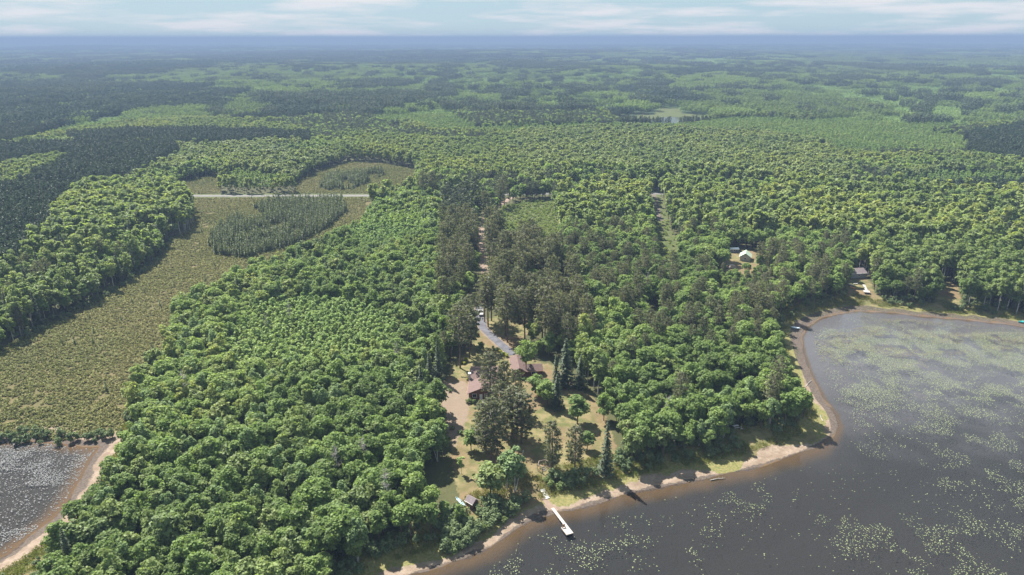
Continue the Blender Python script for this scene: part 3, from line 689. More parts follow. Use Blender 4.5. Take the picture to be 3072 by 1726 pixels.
def scatter_near():
    x, y, r = jitter_grid(-900, 900, 100, NEARLIM, 3.9, 5)
    k = in_view(x, y, 40) & (np.hypot(x, y) < NEARLIM); x, y = x[k], y[k]
    k = clear_mask(x, y); x, y = x[k], y[k]
    young = np.logical_or.reduce([inside(P_, x, y) for P_ in YOUNG])
    k = ~young; x, y = x[k], y[k]
    u = r.random(len(x)); u2 = r.random(len(x))
    st = stand_far(x, y)
    west, grove, east, ep = inside(WEST, x, y), inside(GROVE, x, y), inside(EAST, x, y), inside(EPINE, x, y)
    mixn = fbm(x / 45, y / 45, 301, 2)
    kind = np.full(len(x), 'oak_tree', dtype='<U16'); keep = np.ones(len(x), bool); zone = np.full(len(x), 'back', dtype='<U8')
    far = ~(west | grove | east)
    kind = np.where(st == 'A', 'aspen_tree', kind); kind = np.where(st == 'D', 'maple_tree', kind); kind = np.where(st == 'P', 'plantation_pine', kind); kind = np.where(st == 'C', 'red_pine', kind)
    kind = np.where((st == 'O') & (u < .25), 'aspen_tree', kind); kind = np.where((st == 'D') & (u < .2), 'aspen_tree', kind); kind = np.where((st == 'C') & (u < .45), 'oak_tree', kind)
    kind = np.where(st == 'Y', 'young_aspen', kind)
    # the woods just round the bog, bay and lot are mixed whatever the noise says
    dist = np.hypot(x, y)
    mid = far & (dist < 620) & (x > 25)
    kind = np.where(mid, np.where(u < .05 + .30 * (mixn > .58), 'red_pine', np.where(u < .45 + .3 * (mixn < .42), 'aspen_tree', np.where(u < .9, 'oak_tree', 'maple_tree'))), kind)
    zone = np.where(mid, 'east', zone)
    left = far & (dist < 700) & (x < -25) & (y < 545) & ~inside(FPP[0][1], x, y) & ~inside(FPP[11][1], x, y)
    kind = np.where(left, np.where(u < .07, 'spruce_tree', np.where(u < .14, 'red_pine', np.where(u < .42, 'aspen_tree', np.where(u < .8, 'oak_tree', 'maple_tree')))), kind)
    zone = np.where(far & (x < -25) & (y < 545), 'left', zone)
    kind = np.where(west, np.where(u < .66, 'oak_tree', np.where(u < .75, 'birch_tree', np.where(u < .88, 'aspen_tree', np.where(u < .985, 'maple_tree', np.where(u < .992, 'spruce_tree', 'oak_tree'))))), kind)
    zone = np.where(west, 'west', zone)
    kind = np.where(grove, np.where(u < .5, 'red_pine', 'oak_tree'), kind); zone = np.where(grove, 'grove', zone)
    keep &= ~(grove & (u2 > np.where(u < .5, .60, .55)))
    kind = np.where(east, np.where(u < .06, 'birch_tree', np.where(u < .12, 'red_pine', np.where(u < .22, 'maple_tree', 'oak_tree'))), kind)
    zone = np.where(east, 'point', zone)
    kind = np.where(ep & (u < .24), 'red_pine', kind)
    keep &= ~((kind == 'red_pine') & (u2 > .8))
    x, y, kind, zone = x[keep], y[keep], kind[keep], zone[keep]
    s = r.uniform(.78, 1.2, len(x)); s *= np.where(np.isin(kind, ['oak_tree', 'maple_tree']), r.uniform(.70, 1.14, len(x)), 1)
    s *= np.where((kind == 'red_pine') & (zone != 'grove'), .70, 1.0) * np.where((kind == 'aspen_tree') & np.isin(zone, ['east', 'left']), 1.35, 1.0) * np.where((kind == 'oak_tree') & (zone == 'east'), 1.15, 1.0)
    s *= np.where(inside(LOWTREES, x, y), .55, 1.0) * np.where(inside(LOWBANK, x, y), .45, 1.0)
    for kd in np.unique(kind):
        for zn in np.unique(zone):
            k = (kind == kd) & (zone == zn)
            if k.any(): put(str(kd), x[k], y[k], s[k], str(zn))
    # young even aspen stands: small close crowns
    x, y, r = jitter_grid(-300, 60, 150, 620, 2.3, 15)
    k = np.logical_or.reduce([inside(P_, x, y) for P_ in YOUNG]) & clear_mask(x, y)
    x, y = x[k], y[k]; put('young_aspen', x, y, r.uniform(.85, 1.35, len(x)), 'west')
    k = r.random(len(x)) < .05; put('oak_tree', x[k] + .8, y[k] + .5, r.uniform(.5, .85, k.sum()), 'west')
    st = None
    # spruces on the bog
    x, y, r = jitter_grid(-360, 40, 200, 780, 1.75, 16)
    k = (inside(BOGSTAND, x, y) | inside(BOGSTAND3, x, y)) & (fbm(x / 14, y / 14, 44, 2) > .40); x, y = x[k], y[k]
    put('bog_spruce', x, y, r.uniform(.5, 1.15, len(x)), 'bogstand')
    x, y, r = jitter_grid(-360, 40, 170, 780, 6.5, 17)
    k = (inside(BOG, x, y) | inside(BOG3, x, y) | inside(BOG2, x, y)) & (r.random(len(x)) < .16 + .5 * sstep(260, 480, y) * (fbm(x / 30, y / 30, 46, 2) > .45)); x, y = x[k], y[k]
    put('bog_spruce', x, y, r.uniform(.22, .62, len(x)), 'bog')
scatter_near()

def T3(*pts): return [on_ground(*p) for p in pts]
# pines of the house lot, one by one (base in the survey photograph, height factor)
PINES = [(1379, 1104, 1.25, 'tall red pine with bare trunk on dry grass left of the house'), (1408, 1075, 1.15, 'red pine behind the lone trunk left of the house'), (1412, 1035, 1.1, 'red pine beside the driveway bend on the left side'),
         (1396, 1062, 1.1, 'dense red pine at the left edge of the lot above the house'), (1521, 1027, 1.3, 'tall straight red pine with long bare trunk right of the driveway'), (1515, 1006, 1.15, 'red pine just behind the tall one right of the driveway'),
         (1463, 981, 1.2, 'red pine with dark trunk in front of the white truck'), (1473, 962, 1.1, 'slim red pine right of the white truck'), (1453, 966, 1.05, 'thin pine close beside the white truck'),
         (1573, 1018, 1.2, 'red pine at the gravel parking edge behind the round tree'), (1600, 1010, 1.2, 'red pine in the dark clump behind the garage'), (1625, 1020, 1.2, 'red pine at right of the clump behind the garage'), (1650, 1000, 1.15, 'red pine at the lot\'s right edge behind the garage'),
         (1468, 790, 1.15, 'red pine at the foot of the dirt track with dark trunk'), (1513, 808, 1.15, 'red pine on the dry clearing beyond the truck'), (1541, 807, 1.05, 'slender pine on the dry clearing beyond the truck, right one'),
         (1455, 664, 1.1, 'red pine where the dirt track bends'), (1501, 627, 1.1, 'red pine at the upper end of the dirt track'), (1512, 616, 1.05, 'smaller red pine at the upper end of the dirt track'), (1270, 602, 1.2, 'bare-stemmed tall pine by the road, left of the lot'), (1299, 604, 1.15, 'second bare-stemmed pine by the road, left of the lot'),
         (1469, 1198, 0.95, 'big red pine standing before the house front'), (1512, 1214, 0.95, 'red pine with thick trunk before the deck'), (1545, 1235, .85, 'grey-green pine right of the deck'),
         (1473, 1380, 1.05, 'dense dark pine in the middle of the lakeside lawn'), (1456, 1352, .9, 'pine behind the dense dark pine on the lawn'), (1563, 1328, 1.0, 'spreading pine on the shaded middle lawn'), (1535, 1310, .95, 'pine left of the spreading pine on the lawn'), (1500, 1290, .9, 'pine on the lawn below the deck'),
         (1653, 1407, .84, 'pine with bare trunk beside the log swing frame'), (1722, 1411, .84, 'pine above the shoreline bushes, right of the log frame')]
BROAD = [('shade_tree', 1576, 1128, 1.0, 'round full shade tree in front of the garage roof', 0), ('oak_tree', 1611, 1188, .95, 'leafy tree right of and below the garage', 1), ('oak_tree', 1411, 1349, .78, 'rounded pale green tree at left side of the lawn', 2),
         ('oak_tree', 1760, 1349, .62, 'small dark green tree on right side of the lawn', 3), ('oak_tree', 1729, 1272, 1.15, 'bright leafy tree on the right of the upper lawn', 4), ('oak_tree', 1809, 1262, 1.05, 'leafy tree behind the narrow spruce', 5),
         ('young_aspen', 1382, 1421, .85, 'bright yellow-green sapling alone on dry grass', 0), ('maple_tree', 1470, 1487, 1.12, 'dark green tree between the shed and the birch', 1), ('birch_tree', 1541, 1474, 1.3, 'drooping birch on the lake bank', 0), ('birch_tree', 1520, 1468, 1.1, 'smaller birch at left of the drooping one', 1),
         ('oak_tree', 1440, 1052, .42, 'small round shrub-like tree on grass left of the driveway', 2), ('oak_tree', 1640, 1215, .9, 'leafy tree between lawn and right wood', 3),
         ('spruce_tree', 1693, 1159, 1.25, 'tall pale-tipped spruce right of the garage', 0), ('spruce_tree', 1738, 1163, .85, 'smaller spruce right of the tall one', 1), ('spruce_tree', 1665, 1168, .95, 'dark narrow spruce nearest the garage', 2), ('spruce_tree', 1814, 1425, 1.22, 'very tall narrow spruce at the lake end of the lot', 0),
         ('spruce_tree', 1668, 1225, .85, 'dark spruce below the garage at the lawn edge', 1)]
EXTRA_XY = []
def place_tree(kind, x, y, z, s, var, rz, label, group, name=None, parts=True, sx=1.0):
    c, t, j = KIND[kind][var % len(KIND[kind])]
    nm = name or kind
    cat = {'shrub': 'shrub', 'willow_shrub': 'shrub', 'golden_shrub': 'shrub'}.get(kind, 'tree')
    if parts:
        o = obj(nm, None); a = obj('crown', c, o); obj('trunk', t, o)
    else:
        o = obj(nm, j)
    o.location = (x, y, z); o.rotation_euler = (0, 0, rz); o.scale = (s * sx, s * sx, s)
    return tag(o, label, cat, group)
lot_n = 0
for tx, ty, s, lab in PINES:
    x, y, z = on_ground(tx, ty); EXTRA_XY.append((x, y))
    place_tree('lawn_pine' if ty > 1180 else 'red_pine', x, y, z, s, lot_n, lot_n * 1.7, lab, 'red pines on the house lot', 'red_pine', True, 1.5 if ty in (1380, 1352, 1328, 1310) else 1.25 if ty in (1198, 1290) else .95 if 1180 < ty < 1240 else 1.15); lot_n += 1
for kind, tx, ty, s, lab, var in BROAD:
    x, y, z = on_ground(tx, ty); EXTRA_XY.append((x, y))
    if kind in ('oak_tree', 'maple_tree'): z -= 1.3 * s
    place_tree(kind, x, y, z, s, var, var * 2.1, lab, 'single trees on the house lot', None, True, 1.0 if 'narrow' in lab else 1.5 if kind == 'spruce_tree' else 1.35 if kind in ('oak_tree', 'maple_tree') else 1.0 if kind == 'shade_tree' else 1.25 if kind == 'birch_tree' else 1.1)
EXTRA = np.array(EXTRA_XY)

# dead grey trees in the woods
DEAD = [(2000, 1250), (1010, 1420), (1160, 1500), (800, 995), (870, 965), (555, 1190), (1190, 1085), (1090, 1395), (2560, 560), (150, 900), (2480, 640), (1940, 880)]
for i, (tx, ty) in enumerate(DEAD):
    x, y = ground_at(tx, ty, 8); z = H1(x, y)
    if float(sdf(LAKE, np.array([x]), np.array([y]))[0]) < 6: continue
    place_tree('dead_tree', x, y, z, 1.3, i, i * 1.3, 'grey leafless dead tree standing among green crowns', 'dead trees in the woods')

# ------------------------------------------------------------------ individuals and the remaining masses
def instancer(name, label, cat, rows, meshes, pick=None):
    """One mass of uncountable growth: points that carry copies of the given meshes."""
    X = np.array([(a, b) for a, b, *_ in rows]); S = np.array([q[2] for q in rows])
    Z = height(X[:, 0], X[:, 1]) if len(X) else np.zeros(0)
    me = bpy.data.meshes.new(name); me.vertices.add(len(X)); me.vertices.foreach_set('co', np.column_stack([X, Z]).ravel())
    r = np.random.default_rng(len(X))
    for nm, ty, val in (('size', 'FLOAT', S), ('turn', 'FLOAT', r.uniform(0, 6.28, len(X))), ('pick', 'INT', np.array(pick) if pick is not None else r.integers(0, len(meshes), len(X)))):
        at = me.attributes.new(nm, ty, 'POINT'); at.data.foreach_set('value', val.astype(np.float32 if ty == 'FLOAT' else np.int32))
    col = bpy.data.collections.new(name + '_models')
    for q, m_ in enumerate(meshes):
        o = bpy.data.objects.new('%s_%02d' % (name, q), m_); col.objects.link(o)
    ng = bpy.data.node_groups.new(name, 'GeometryNodeTree')
    ng.interface.new_socket('Geometry', in_out='INPUT', socket_type='NodeSocketGeometry'); ng.interface.new_socket('Geometry', in_out='OUTPUT', socket_type='NodeSocketGeometry')
    N = ng.nodes; Lk = ng.links
    gi, go = N.new('NodeGroupInput'), N.new('NodeGroupOutput')
    ip = N.new('GeometryNodeInstanceOnPoints'); ci = N.new('GeometryNodeCollectionInfo'); ci.inputs[0].default_value = col
    ci.inputs['Separate Children'].default_value = True; ci.inputs['Reset Children'].default_value = True
    def na(nm, ty):
        x = N.new('GeometryNodeInputNamedAttribute'); x.data_type = ty; x.inputs[0].default_value = nm; return x.outputs[0]
    cb = N.new('ShaderNodeCombineXYZ'); Lk.new(na('turn', 'FLOAT'), cb.inputs[2])
    e2r = N.new('FunctionNodeEulerToRotation'); Lk.new(cb.outputs[0], e2r.inputs[0])
    Lk.new(gi.outputs[0], ip.inputs['Points']); Lk.new(ci.outputs[0], ip.inputs['Instance']); ip.inputs['Pick Instance'].default_value = True
    Lk.new(na('pick', 'INT'), ip.inputs['Instance Index']); Lk.new(e2r.outputs[0], ip.inputs['Rotation']); Lk.new(na('size', 'FLOAT'), ip.inputs['Scale'])
    Lk.new(ip.outputs[0], go.inputs[0])
    o = obj(name, me); md = o.modifiers.new('copies', 'NODES'); md.node_group = ng
    return tag(o, label, cat, kind='stuff')

SPEC = {  # kind: (plural mass name, look, parts on individuals, mid-distance meshes)
    'oak_tree': ('far_oak_wood', 'mid-green oak', True, 'oak_mid'), 'aspen_tree': ('far_aspen_wood', 'slender light green aspen', True, 'aspen_mid'),
    'maple_tree': ('far_maple_wood', 'dark green broadleaf tree', True, 'maple_mid'), 'birch_tree': ('far_birch_wood', 'birch with white stem', True, 'birch_tree'),
    'red_pine': ('far_pine_wood', 'grey-green tall red pine', True, 'red_pine_mid'), 'plantation_pine': ('pine_plantation', 'small dark plantation pine', False, 'plantation_pine'),
    'spruce_tree': ('far_spruce_wood', 'dark pointed spruce', True, 'spruce_tree'), 'bog_spruce': ('bog_spruce_stand', 'stunted thin bog spruce', False, 'bog_spruce'),
    'young_aspen': ('young_aspen_thicket', 'small bright young aspen', False, 'young_aspen_mid')}
ZONE = {'west': 'in the wood left of the lot', 'left': 'in the far-left wood beyond the bog', 'point': 'in the lake point wood', 'grove': 'in the pine grove behind the house',
        'east': 'in the mixed wood behind the bay', 'back': 'in the wide forest beyond the road', 'bog': 'scattered alone on the open bog', 'bogstand': 'in the dense grey-green stand on the bog'}
MARKS = [('the shed', -11, 158), ('the dock', 12, 155), ('the house', -11, 222), ('the garage', 4, 236), ('the white truck', -14, 292), ('the log swing frame', 9, 175), ('the silver rowing boat', 67, 197), ('the little sand beach', 122, 284), ('the stored dock', 174, 328), ('the log pile', 118, 361), ('the green-roofed cabin', 132, 386),
         ('the pond', -110, 185), ('the bog\'s lower end', -105, 215), ('the middle of the bog', -110, 290), ('the bog spruce stand', -110, 420), ('the road', -150, 556), ('the road by the lot', -20, 560), ('the cleared corridor', 60, 520), ('the young aspen patch', -60, 280), ('the lake point\'s tip', 88, 215), ('the wood\'s lower left corner', -85, 150), ('the wood\'s lower edge', -45, 145), ('the lawn\'s left border', -32, 190), ('the bare yard left of the house', -28, 222), ('the upper left wood', -70, 345), ('the lower middle of the left wood', -62, 195), ('the turquoise boat', 226, 292), ('the dark plantation', -260, 520)]
def near_mark(x, y):
    return min(MARKS, key=lambda m_: (m_[1] - x) ** 2 + (m_[2] - y) ** 2)[0]
def edge_words(x, y, zone):
    x_, y_ = np.array([x]), np.array([y])
    if zone in ('west', 'left', 'point', 'grove', 'east'):
        if sdf(POND, x_, y_)[0] < 24: return 'at the wood edge facing the pale pond'
        if sdf(LAKE, x_, y_)[0] < 18: return 'at the lake shore ' + ('below the house lot wood' if zone == 'west' else 'of the wooded point' if zone == 'point' else 'round the bay')
        if sdf(BOG, x_, y_)[0] < 8: return 'on the bog\'s ' + ('left' if zone == 'left' else 'right') + ' edge'
        if dist_line(LOT, x_, y_)[0] < 7: return 'bordering the house lawn' + (' on its left' if zone == 'west' else ' on its right' if zone == 'point' else '')
    return ZONE[zone]
def tree_words(look, x, y, s, zn):
    size = '' if look.startswith(('small', 'stunted')) else 'large ' if s > 1.15 else 'smaller ' if s < .80 else ''
    lab = size + look + ' ' + edge_words(x, y, zn) + ', nearest ' + near_mark(x, y)
    w = lab.split()
    if len(lab.split()) > 16: lab = size + look + ' in the wood nearest ' + near_mark(x, y)
    return lab, lab
for kind, rows in TREES.items():
    rows = [q for q in rows if not len(EXTRA) or np.min((EXTRA[:, 0] - q[0]) ** 2 + (EXTRA[:, 1] - q[1]) ** 2) > 9.0]
    A = np.array([(q[0], q[1]) for q in rows])
    seen = np.abs(A[:, 0]) < .715 * (.942 * A[:, 1] + 40)
    seen &= A[:, 1] > 131
    key = np.where(seen, np.hypot(A[:, 0], A[:, 1]), 1e9)
    order = np.argsort(key)
    lim = {'maple_tree': 200, 'plantation_pine': 300}.get(kind, 300)
    ind = [i for i in order[:lim] if key[i] < 1e8]
    mass, look, parts, midk = SPEC[kind]
    Zs = height(A[ind, 0], A[ind, 1])
    for n_, i in enumerate(ind):
        x, y, s, zn = rows[i]
        place_tree(kind, x, y, float(Zs[n_]), s, (i * 7) % 11, (i * 2.399) % 6.28, *tree_words(look, x, y, s, zn), None, parts)
    rest = [rows[i] for i in order[len(ind):]]
    full = [v[2] for v in KIND[kind]]; mids = [v[2] for v in KIND[midk]] if midk != kind else []
    if rest:
        rr_ = np.random.default_rng(len(rest))
        pick = [int(rr_.integers(0, len(full))) if not mids or math.hypot(q[0], q[1]) < 430 else len(full) + int(rr_.integers(0, len(mids))) for q in rest]
        instancer(mass, 'wide closed mass of ' + look + 's behind the nearest ones', 'wood', rest, full + mids, pick)

def scatter_patches(r0, r1, s, pre, name, label):
    rows = {}
    x, y, r = jitter_grid(-.8 * r1, .8 * r1, r0 * .7, r1, s, 61)
    d = np.hypot(x, y); k = in_view(x, y, 60, .78) & (d >= r0) & (d < r1); x, y = x[k], y[k]
    k = (sdf(FARMARSH, x, y) > 4); x, y = x[k], y[k]
    t = stand_far(x, y); uu = r.random(len(x)); t = np.where(uu < .07, 'C', np.where(uu > .90, 'O', np.where((uu > .85) & (t != 'P'), 'D', t)))
    for key in 'PAODYC':
        k = t == key
        if k.any():
            nm = {'P': 'conifer', 'A': 'aspen', 'O': 'oak', 'D': 'maple', 'Y': 'sapling', 'C': 'pine'}[key]
            instancer(name + '_' + nm + '_forest', label + ' of ' + {'P': 'dark conifers', 'A': 'light green aspens', 'O': 'green oaks', 'D': 'deep green broadleaf trees', 'Y': 'bright young growth', 'C': 'tall grey-green pines'}[key], 'forest',
                      list(zip(x[k], y[k], r.uniform(.8, 1.2, k.sum()))), [v[2] for v in KIND[pre + key]])
scatter_patches(NEARLIM - 8, 3200, 22, 'patch_', 'distant', 'distant forest mass')
scatter_patches(3200, 11000, 62, 'far_', 'hazy', 'hazy bluish forest mass near the horizon')

# bog heath, shore grass, lake shrubs
x, y, r = jitter_grid(-360, 40, 150, 780, 1.2, 71)
k = ((np.minimum.reduce([sdf(P_, x, y) for P_ in (BOG, BOG2, BOG3)]) < 1.5) | ((y > 300) & inside(BOG, x * 1.085, y * 1.085))) & in_view(x, y, 15) & (sdf(POND, x, y) > 1) & (fbm(x / 5, y / 5, 72, 2) > .22) & (np.abs(y - np.interp(x, ROADN[:, 0], ROADN[:, 1])) > 8)
instancer('bog_heath', 'low olive-brown heath hummocks covering the bog', 'heath', list(zip(x[k], y[k], r.uniform(.4, .95, k.sum()))), [v[2] for v in KIND['heath_tuft']])
x, y, r = jitter_grid(-260, 300, 100, 380, 1.3, 73)
dl, dp = sdf(LAKE, x, y), sdf(POND, x, y)
k = in_view(x, y, 15) & (((dl > 6.5) & (dl < 17)) | ((dp > 6) & (dp < 15))) & (fbm(x / 6, y / 6, 74, 2) > .42) & ~inside(BOG, x, y)
k |= in_view(x, y, 15) & inside(FIELD, x, y)
instancer('shore_grass', 'tall yellow-green grass along the water edge', 'grass', list(zip(x[k], y[k], r.uniform(.7, 1.5, k.sum()))), [v[2] for v in KIND['grass_tuft']])
x, y, r = jitter_grid(-90, 110, 350, 600, 2.2, 75)
k = (inside(FIELD, x, y) & (r.random(len(x)) < .75)) | (inside(CORR, x, y) & (r.random(len(x)) < .25) & (y < 490))
instancer('field_brush', 'bright low brush filling the field by the road', 'brush', list(zip(x[k], y[k], r.uniform(.45, 1.0, k.sum()))), [v[2] for v in KIND['field_shrub']])
# low growth under the wood edges
x, y, r = jitter_grid(-260, 300, 120, 420, 2.6, 76)
near_edge = (sdf(LAKE, x, y) < 22) & (sdf(LAKE, x, y) > 8.5) | ((sdf(POND, x, y) < 24) & (sdf(POND, x, y) > 11) & (sdf(BOG, x, y) > 2)) | ((sdf(BOG, x, y) < 4) & (sdf(BOG, x, y) > -1.5))
k = in_view(x, y, 15) & near_edge & ~inside(LOT, x, y) & ~inside(POINTLAWN, x, y) & ~inside(BAYLAWN, x, y) & ~inside(BAYLAWN2, x, y) & ~((np.abs(x - 10) < 6) & (y < 172)) & (r.random(len(x)) < .5) & ~((np.hypot(x + 13, y - 158) < 9))
instancer('edge_brush', 'low leafy brush along the wood edges', 'brush', list(zip(x[k], y[k], r.uniform(.55, 1.15, k.sum()))), [v[2] for v in KIND['willow_shrub']])

SHR = [('willow_shrub', 1455, 1514, 1.0), ('willow_shrub', 1475, 1522, 1.4), ('willow_shrub', 1432, 1533, .8), ('willow_shrub', 1500, 1530, 1.2), ('willow_shrub', 1395, 1550, .8), ('willow_shrub', 1440, 1552, .9), ('willow_shrub', 1405, 1580, 1.2), ('willow_shrub', 1368, 1562, .9), ('willow_shrub', 1360, 1600, 1.3), ('willow_shrub', 1545, 1520, 1.1), ('willow_shrub', 1575, 1505, 1.0),
       ('willow_shrub', 1660, 1440, 1.2), ('willow_shrub', 1690, 1445, 1.3), ('willow_shrub', 1720, 1440, 1.3), ('willow_shrub', 1750, 1432, 1.2), ('willow_shrub', 1778, 1430, 1.0), ('shrub', 1650, 1460, 1.1), ('shrub', 1680, 1468, 1.0), ('shrub', 1640, 1446, .9),
       ('willow_shrub', 1705, 1462, 1.0), ('willow_shrub', 1740, 1455, 1.0), ('shrub', 1406, 1208, .9), ('shrub', 1420, 1209, .8), ('shrub', 1558, 1141, .7), ('shrub', 1572, 1141, .7), ('golden_shrub', 1519, 1070, 1.0), ('golden_shrub', 1512, 1062, .8), ('golden_shrub', 1500, 1057, .8), ('golden_shrub', 1388, 1092, .9), ('golden_shrub', 1396, 1080, .8), ('golden_shrub', 1401, 1140, .6),
       ('shrub', 1480, 1049, .8), ('shrub', 1490, 1053, .8), ('shrub', 1505, 1066, .7), ('shrub', 1378, 1302, .8), ('shrub', 1357, 1288, .6), ('shrub', 1348, 1175, .6), ('willow_shrub', 1856, 1395, 1.0), ('willow_shrub', 1885, 1400, 1.0)]
rs_ = random.Random(5)
for ty in range(1540, 1660, 13):       # thicket on the bank below the shed
    for tx in range(1330 + (ty % 2) * 9, int(1545 - (ty - 1540) * 1.55), 21):
        if ty < 1580 and 1372 < tx < 1448: continue
        SHR.append(('willow_shrub' if rs_.random() < .7 else 'shrub', tx + rs_.uniform(-7, 7), ty + rs_.uniform(-5, 5), rs_.uniform(.7, 1.35)))
for i, (kd, tx, ty, s) in enumerate(SHR):
    x, y, z = on_ground(tx, ty)
    where = 'in the bank thicket between shed and lake' if tx < 1600 and ty > 1490 else 'in the thicket above the shore near the log frame' if ty > 1400 else 'beside the driveway and flower bed' if ty < 1110 else 'planted near the house' if ty < 1230 else 'alone on the lawn'
    place_tree(kd, x, y, z, s, i, i * 1.1, {'shrub': 'leafy green shrub ', 'willow_shrub': 'tall loose green shrub ', 'golden_shrub': 'yellow-leaved ornamental shrub '}[kd] + where, 'shrubs on the house lot', None, False)

# ------------------------------------------------------------------ lily pads
def pads(name, label, mask_fn, x0, x1, y0, y1, s, size, mat, seed):
    x, y, r = jitter_grid(x0, x1, y0, y1, s, seed)
    k = in_view(x, y, 6) & mask_fn(x, y, r); x, y = x[k], y[k]
    n = len(x); rad = size * r.uniform(.55, 1.35, n); a0 = r.uniform(0, 6.28, n)
    a = a0[:, None] + np.linspace(0, 5.5, 6)[None, :]
    el = r.uniform(.7, 1, n)[:, None]
    V = np.stack([x[:, None] + np.cos(a) * rad[:, None], y[:, None] + np.sin(a) * rad[:, None] * el, np.broadcast_to((0.012 + r.random(n) * .03)[:, None], a.shape)], -1).reshape(-1, 3)
    me = bpy.data.meshes.new(name)
    me.vertices.add(len(V)); me.vertices.foreach_set('co', V.ravel())
    me.loops.add(6 * n); me.loops.foreach_set('vertex_index', np.arange(6 * n, dtype=np.int32))
    me.polygons.add(n); me.polygons.foreach_set('loop_start', (np.arange(n) * 6).astype(np.int32))
    me.update(calc_edges=True)
    at = me.attributes.new('v', 'FLOAT', 'POINT'); at.data.foreach_set('value', np.repeat(r.random(n), 6).astype(np.float32))
    me.materials.append(mat)
    tag(obj(name, me), label, 'lily pads', kind='stuff')
    return n
def pad_mat(name, a, c):
    m, nt, out = new_mat(name); b = NB(nt)
    p = b.n('ShaderNodeBsdfPrincipled'); b.put(p.inputs['Base Color'], b.mix(b.attr('v').outputs['Fac'], a, c)); p.inputs['Roughness'].default_value = 0.9; p.inputs['Specular IOR Level'].default_value = 0.08
    b.link(p.outputs[0], out.inputs[0]); return m
PADG = pad_mat('green_lily_pad', (0.135, 0.165, 0.08), (0.25, 0.28, 0.155)); PADW = pad_mat('pale_dried_lily_pad', (0.11, 0.115, 0.11), (0.20, 0.20, 0.21)); PADB = pad_mat('brown_lily_pad', (0.10, 0.085, 0.045), (0.19, 0.17, 0.085))
def m_lake(x, y, r):
    dl = sdf(LAKE, x, y)
    far_ = sstep(165, 235, y - 0.15 * x + 12)
    n = fbm(x / 26 + .3, y / 15, 81, 3); n2 = fbm(x / 5, y / 5, 82, 2)
    dens = far_ * (.26 + sstep(.32, .52, n) * .74) + (1 - far_) * (.02 + sstep(.44, .66, n) * .36)
    dens *= sstep(.38 - .16 * far_, .62 - .12 * far_, n2) * sstep(3, 11, -dl)
    return (dl < -2) & (r.random(len(x)) < dens)
pads('green_lily_pads', 'small pale green lily pads floating in drifts on the lake', m_lake, -60, 260, 110, 345, 0.42, .135, PADG, 85)
def m_lakeb(x, y, r):
    dl = sdf(LAKE, x, y); n = fbm(x / 14, y / 6, 83, 3)
    return (dl < -5) & (y > 235) & (r.random(len(x)) < sstep(.50, .62, n) * .55 * sstep(235, 270, y))
pads('brown_lily_pads', 'brownish lily pads matted in the bay', m_lakeb, 90, 330, 230, 345, .50, .18, PADB, 86)
def m_pond(x, y, r):
    dp = sdf(POND, x, y); n = fbm(x / 9, y / 6, 84, 3)
    return (dp < -1.0) & (r.random(len(x)) < .22 + .6 * sstep(.40, .58, n))
pads('pale_lily_pads', 'pale dried lily pads crowding the pond', m_pond, -260, -60, 110, 240, .42, .18, PADW, 87)

# ------------------------------------------------------------------ buildings and things
M['shingle'] = solid('pinkish_brown_shingle', (0.128, 0.084, 0.076), 0.9, 0.16, 2.2, bump=.3)
M['redwood'] = solid('red_brown_timber', (0.145, 0.058, 0.036), 0.8, 0.25, 1.5)
M['trim'] = solid('white_trim', (0.75, 0.74, 0.72), 0.6, 0.06)
M['glass'] = solid('dark_window_glass', (0.02, 0.025, 0.03), 0.08, 0.1, 1, 0, .8)
M['metal'] = solid('grey_metal', (0.45, 0.45, 0.46), 0.4, 0.1, 2, .7)
M['deckwood'] = solid('weathered_pale_boards', (0.34, 0.315, 0.295), 0.8, 0.12, 4)
M['greywood'] = solid('grey_weathered_wood', (0.26, 0.21, 0.175), 0.9, 0.25, 4)
M['greyshingle'] = solid('purple_grey_shingle', (0.175, 0.145, 0.155), 0.9, 0.18, 3, bump=.3)
M['tan'] = solid('tan_wood', (0.36, 0.22, 0.13), 0.8, 0.2, 3)
M['white'] = solid('white_paint', (0.62, 0.62, 0.62), 0.35, 0.04)
M['black'] = solid('black_rubber', (0.02, 0.02, 0.02), 0.8, 0.2)

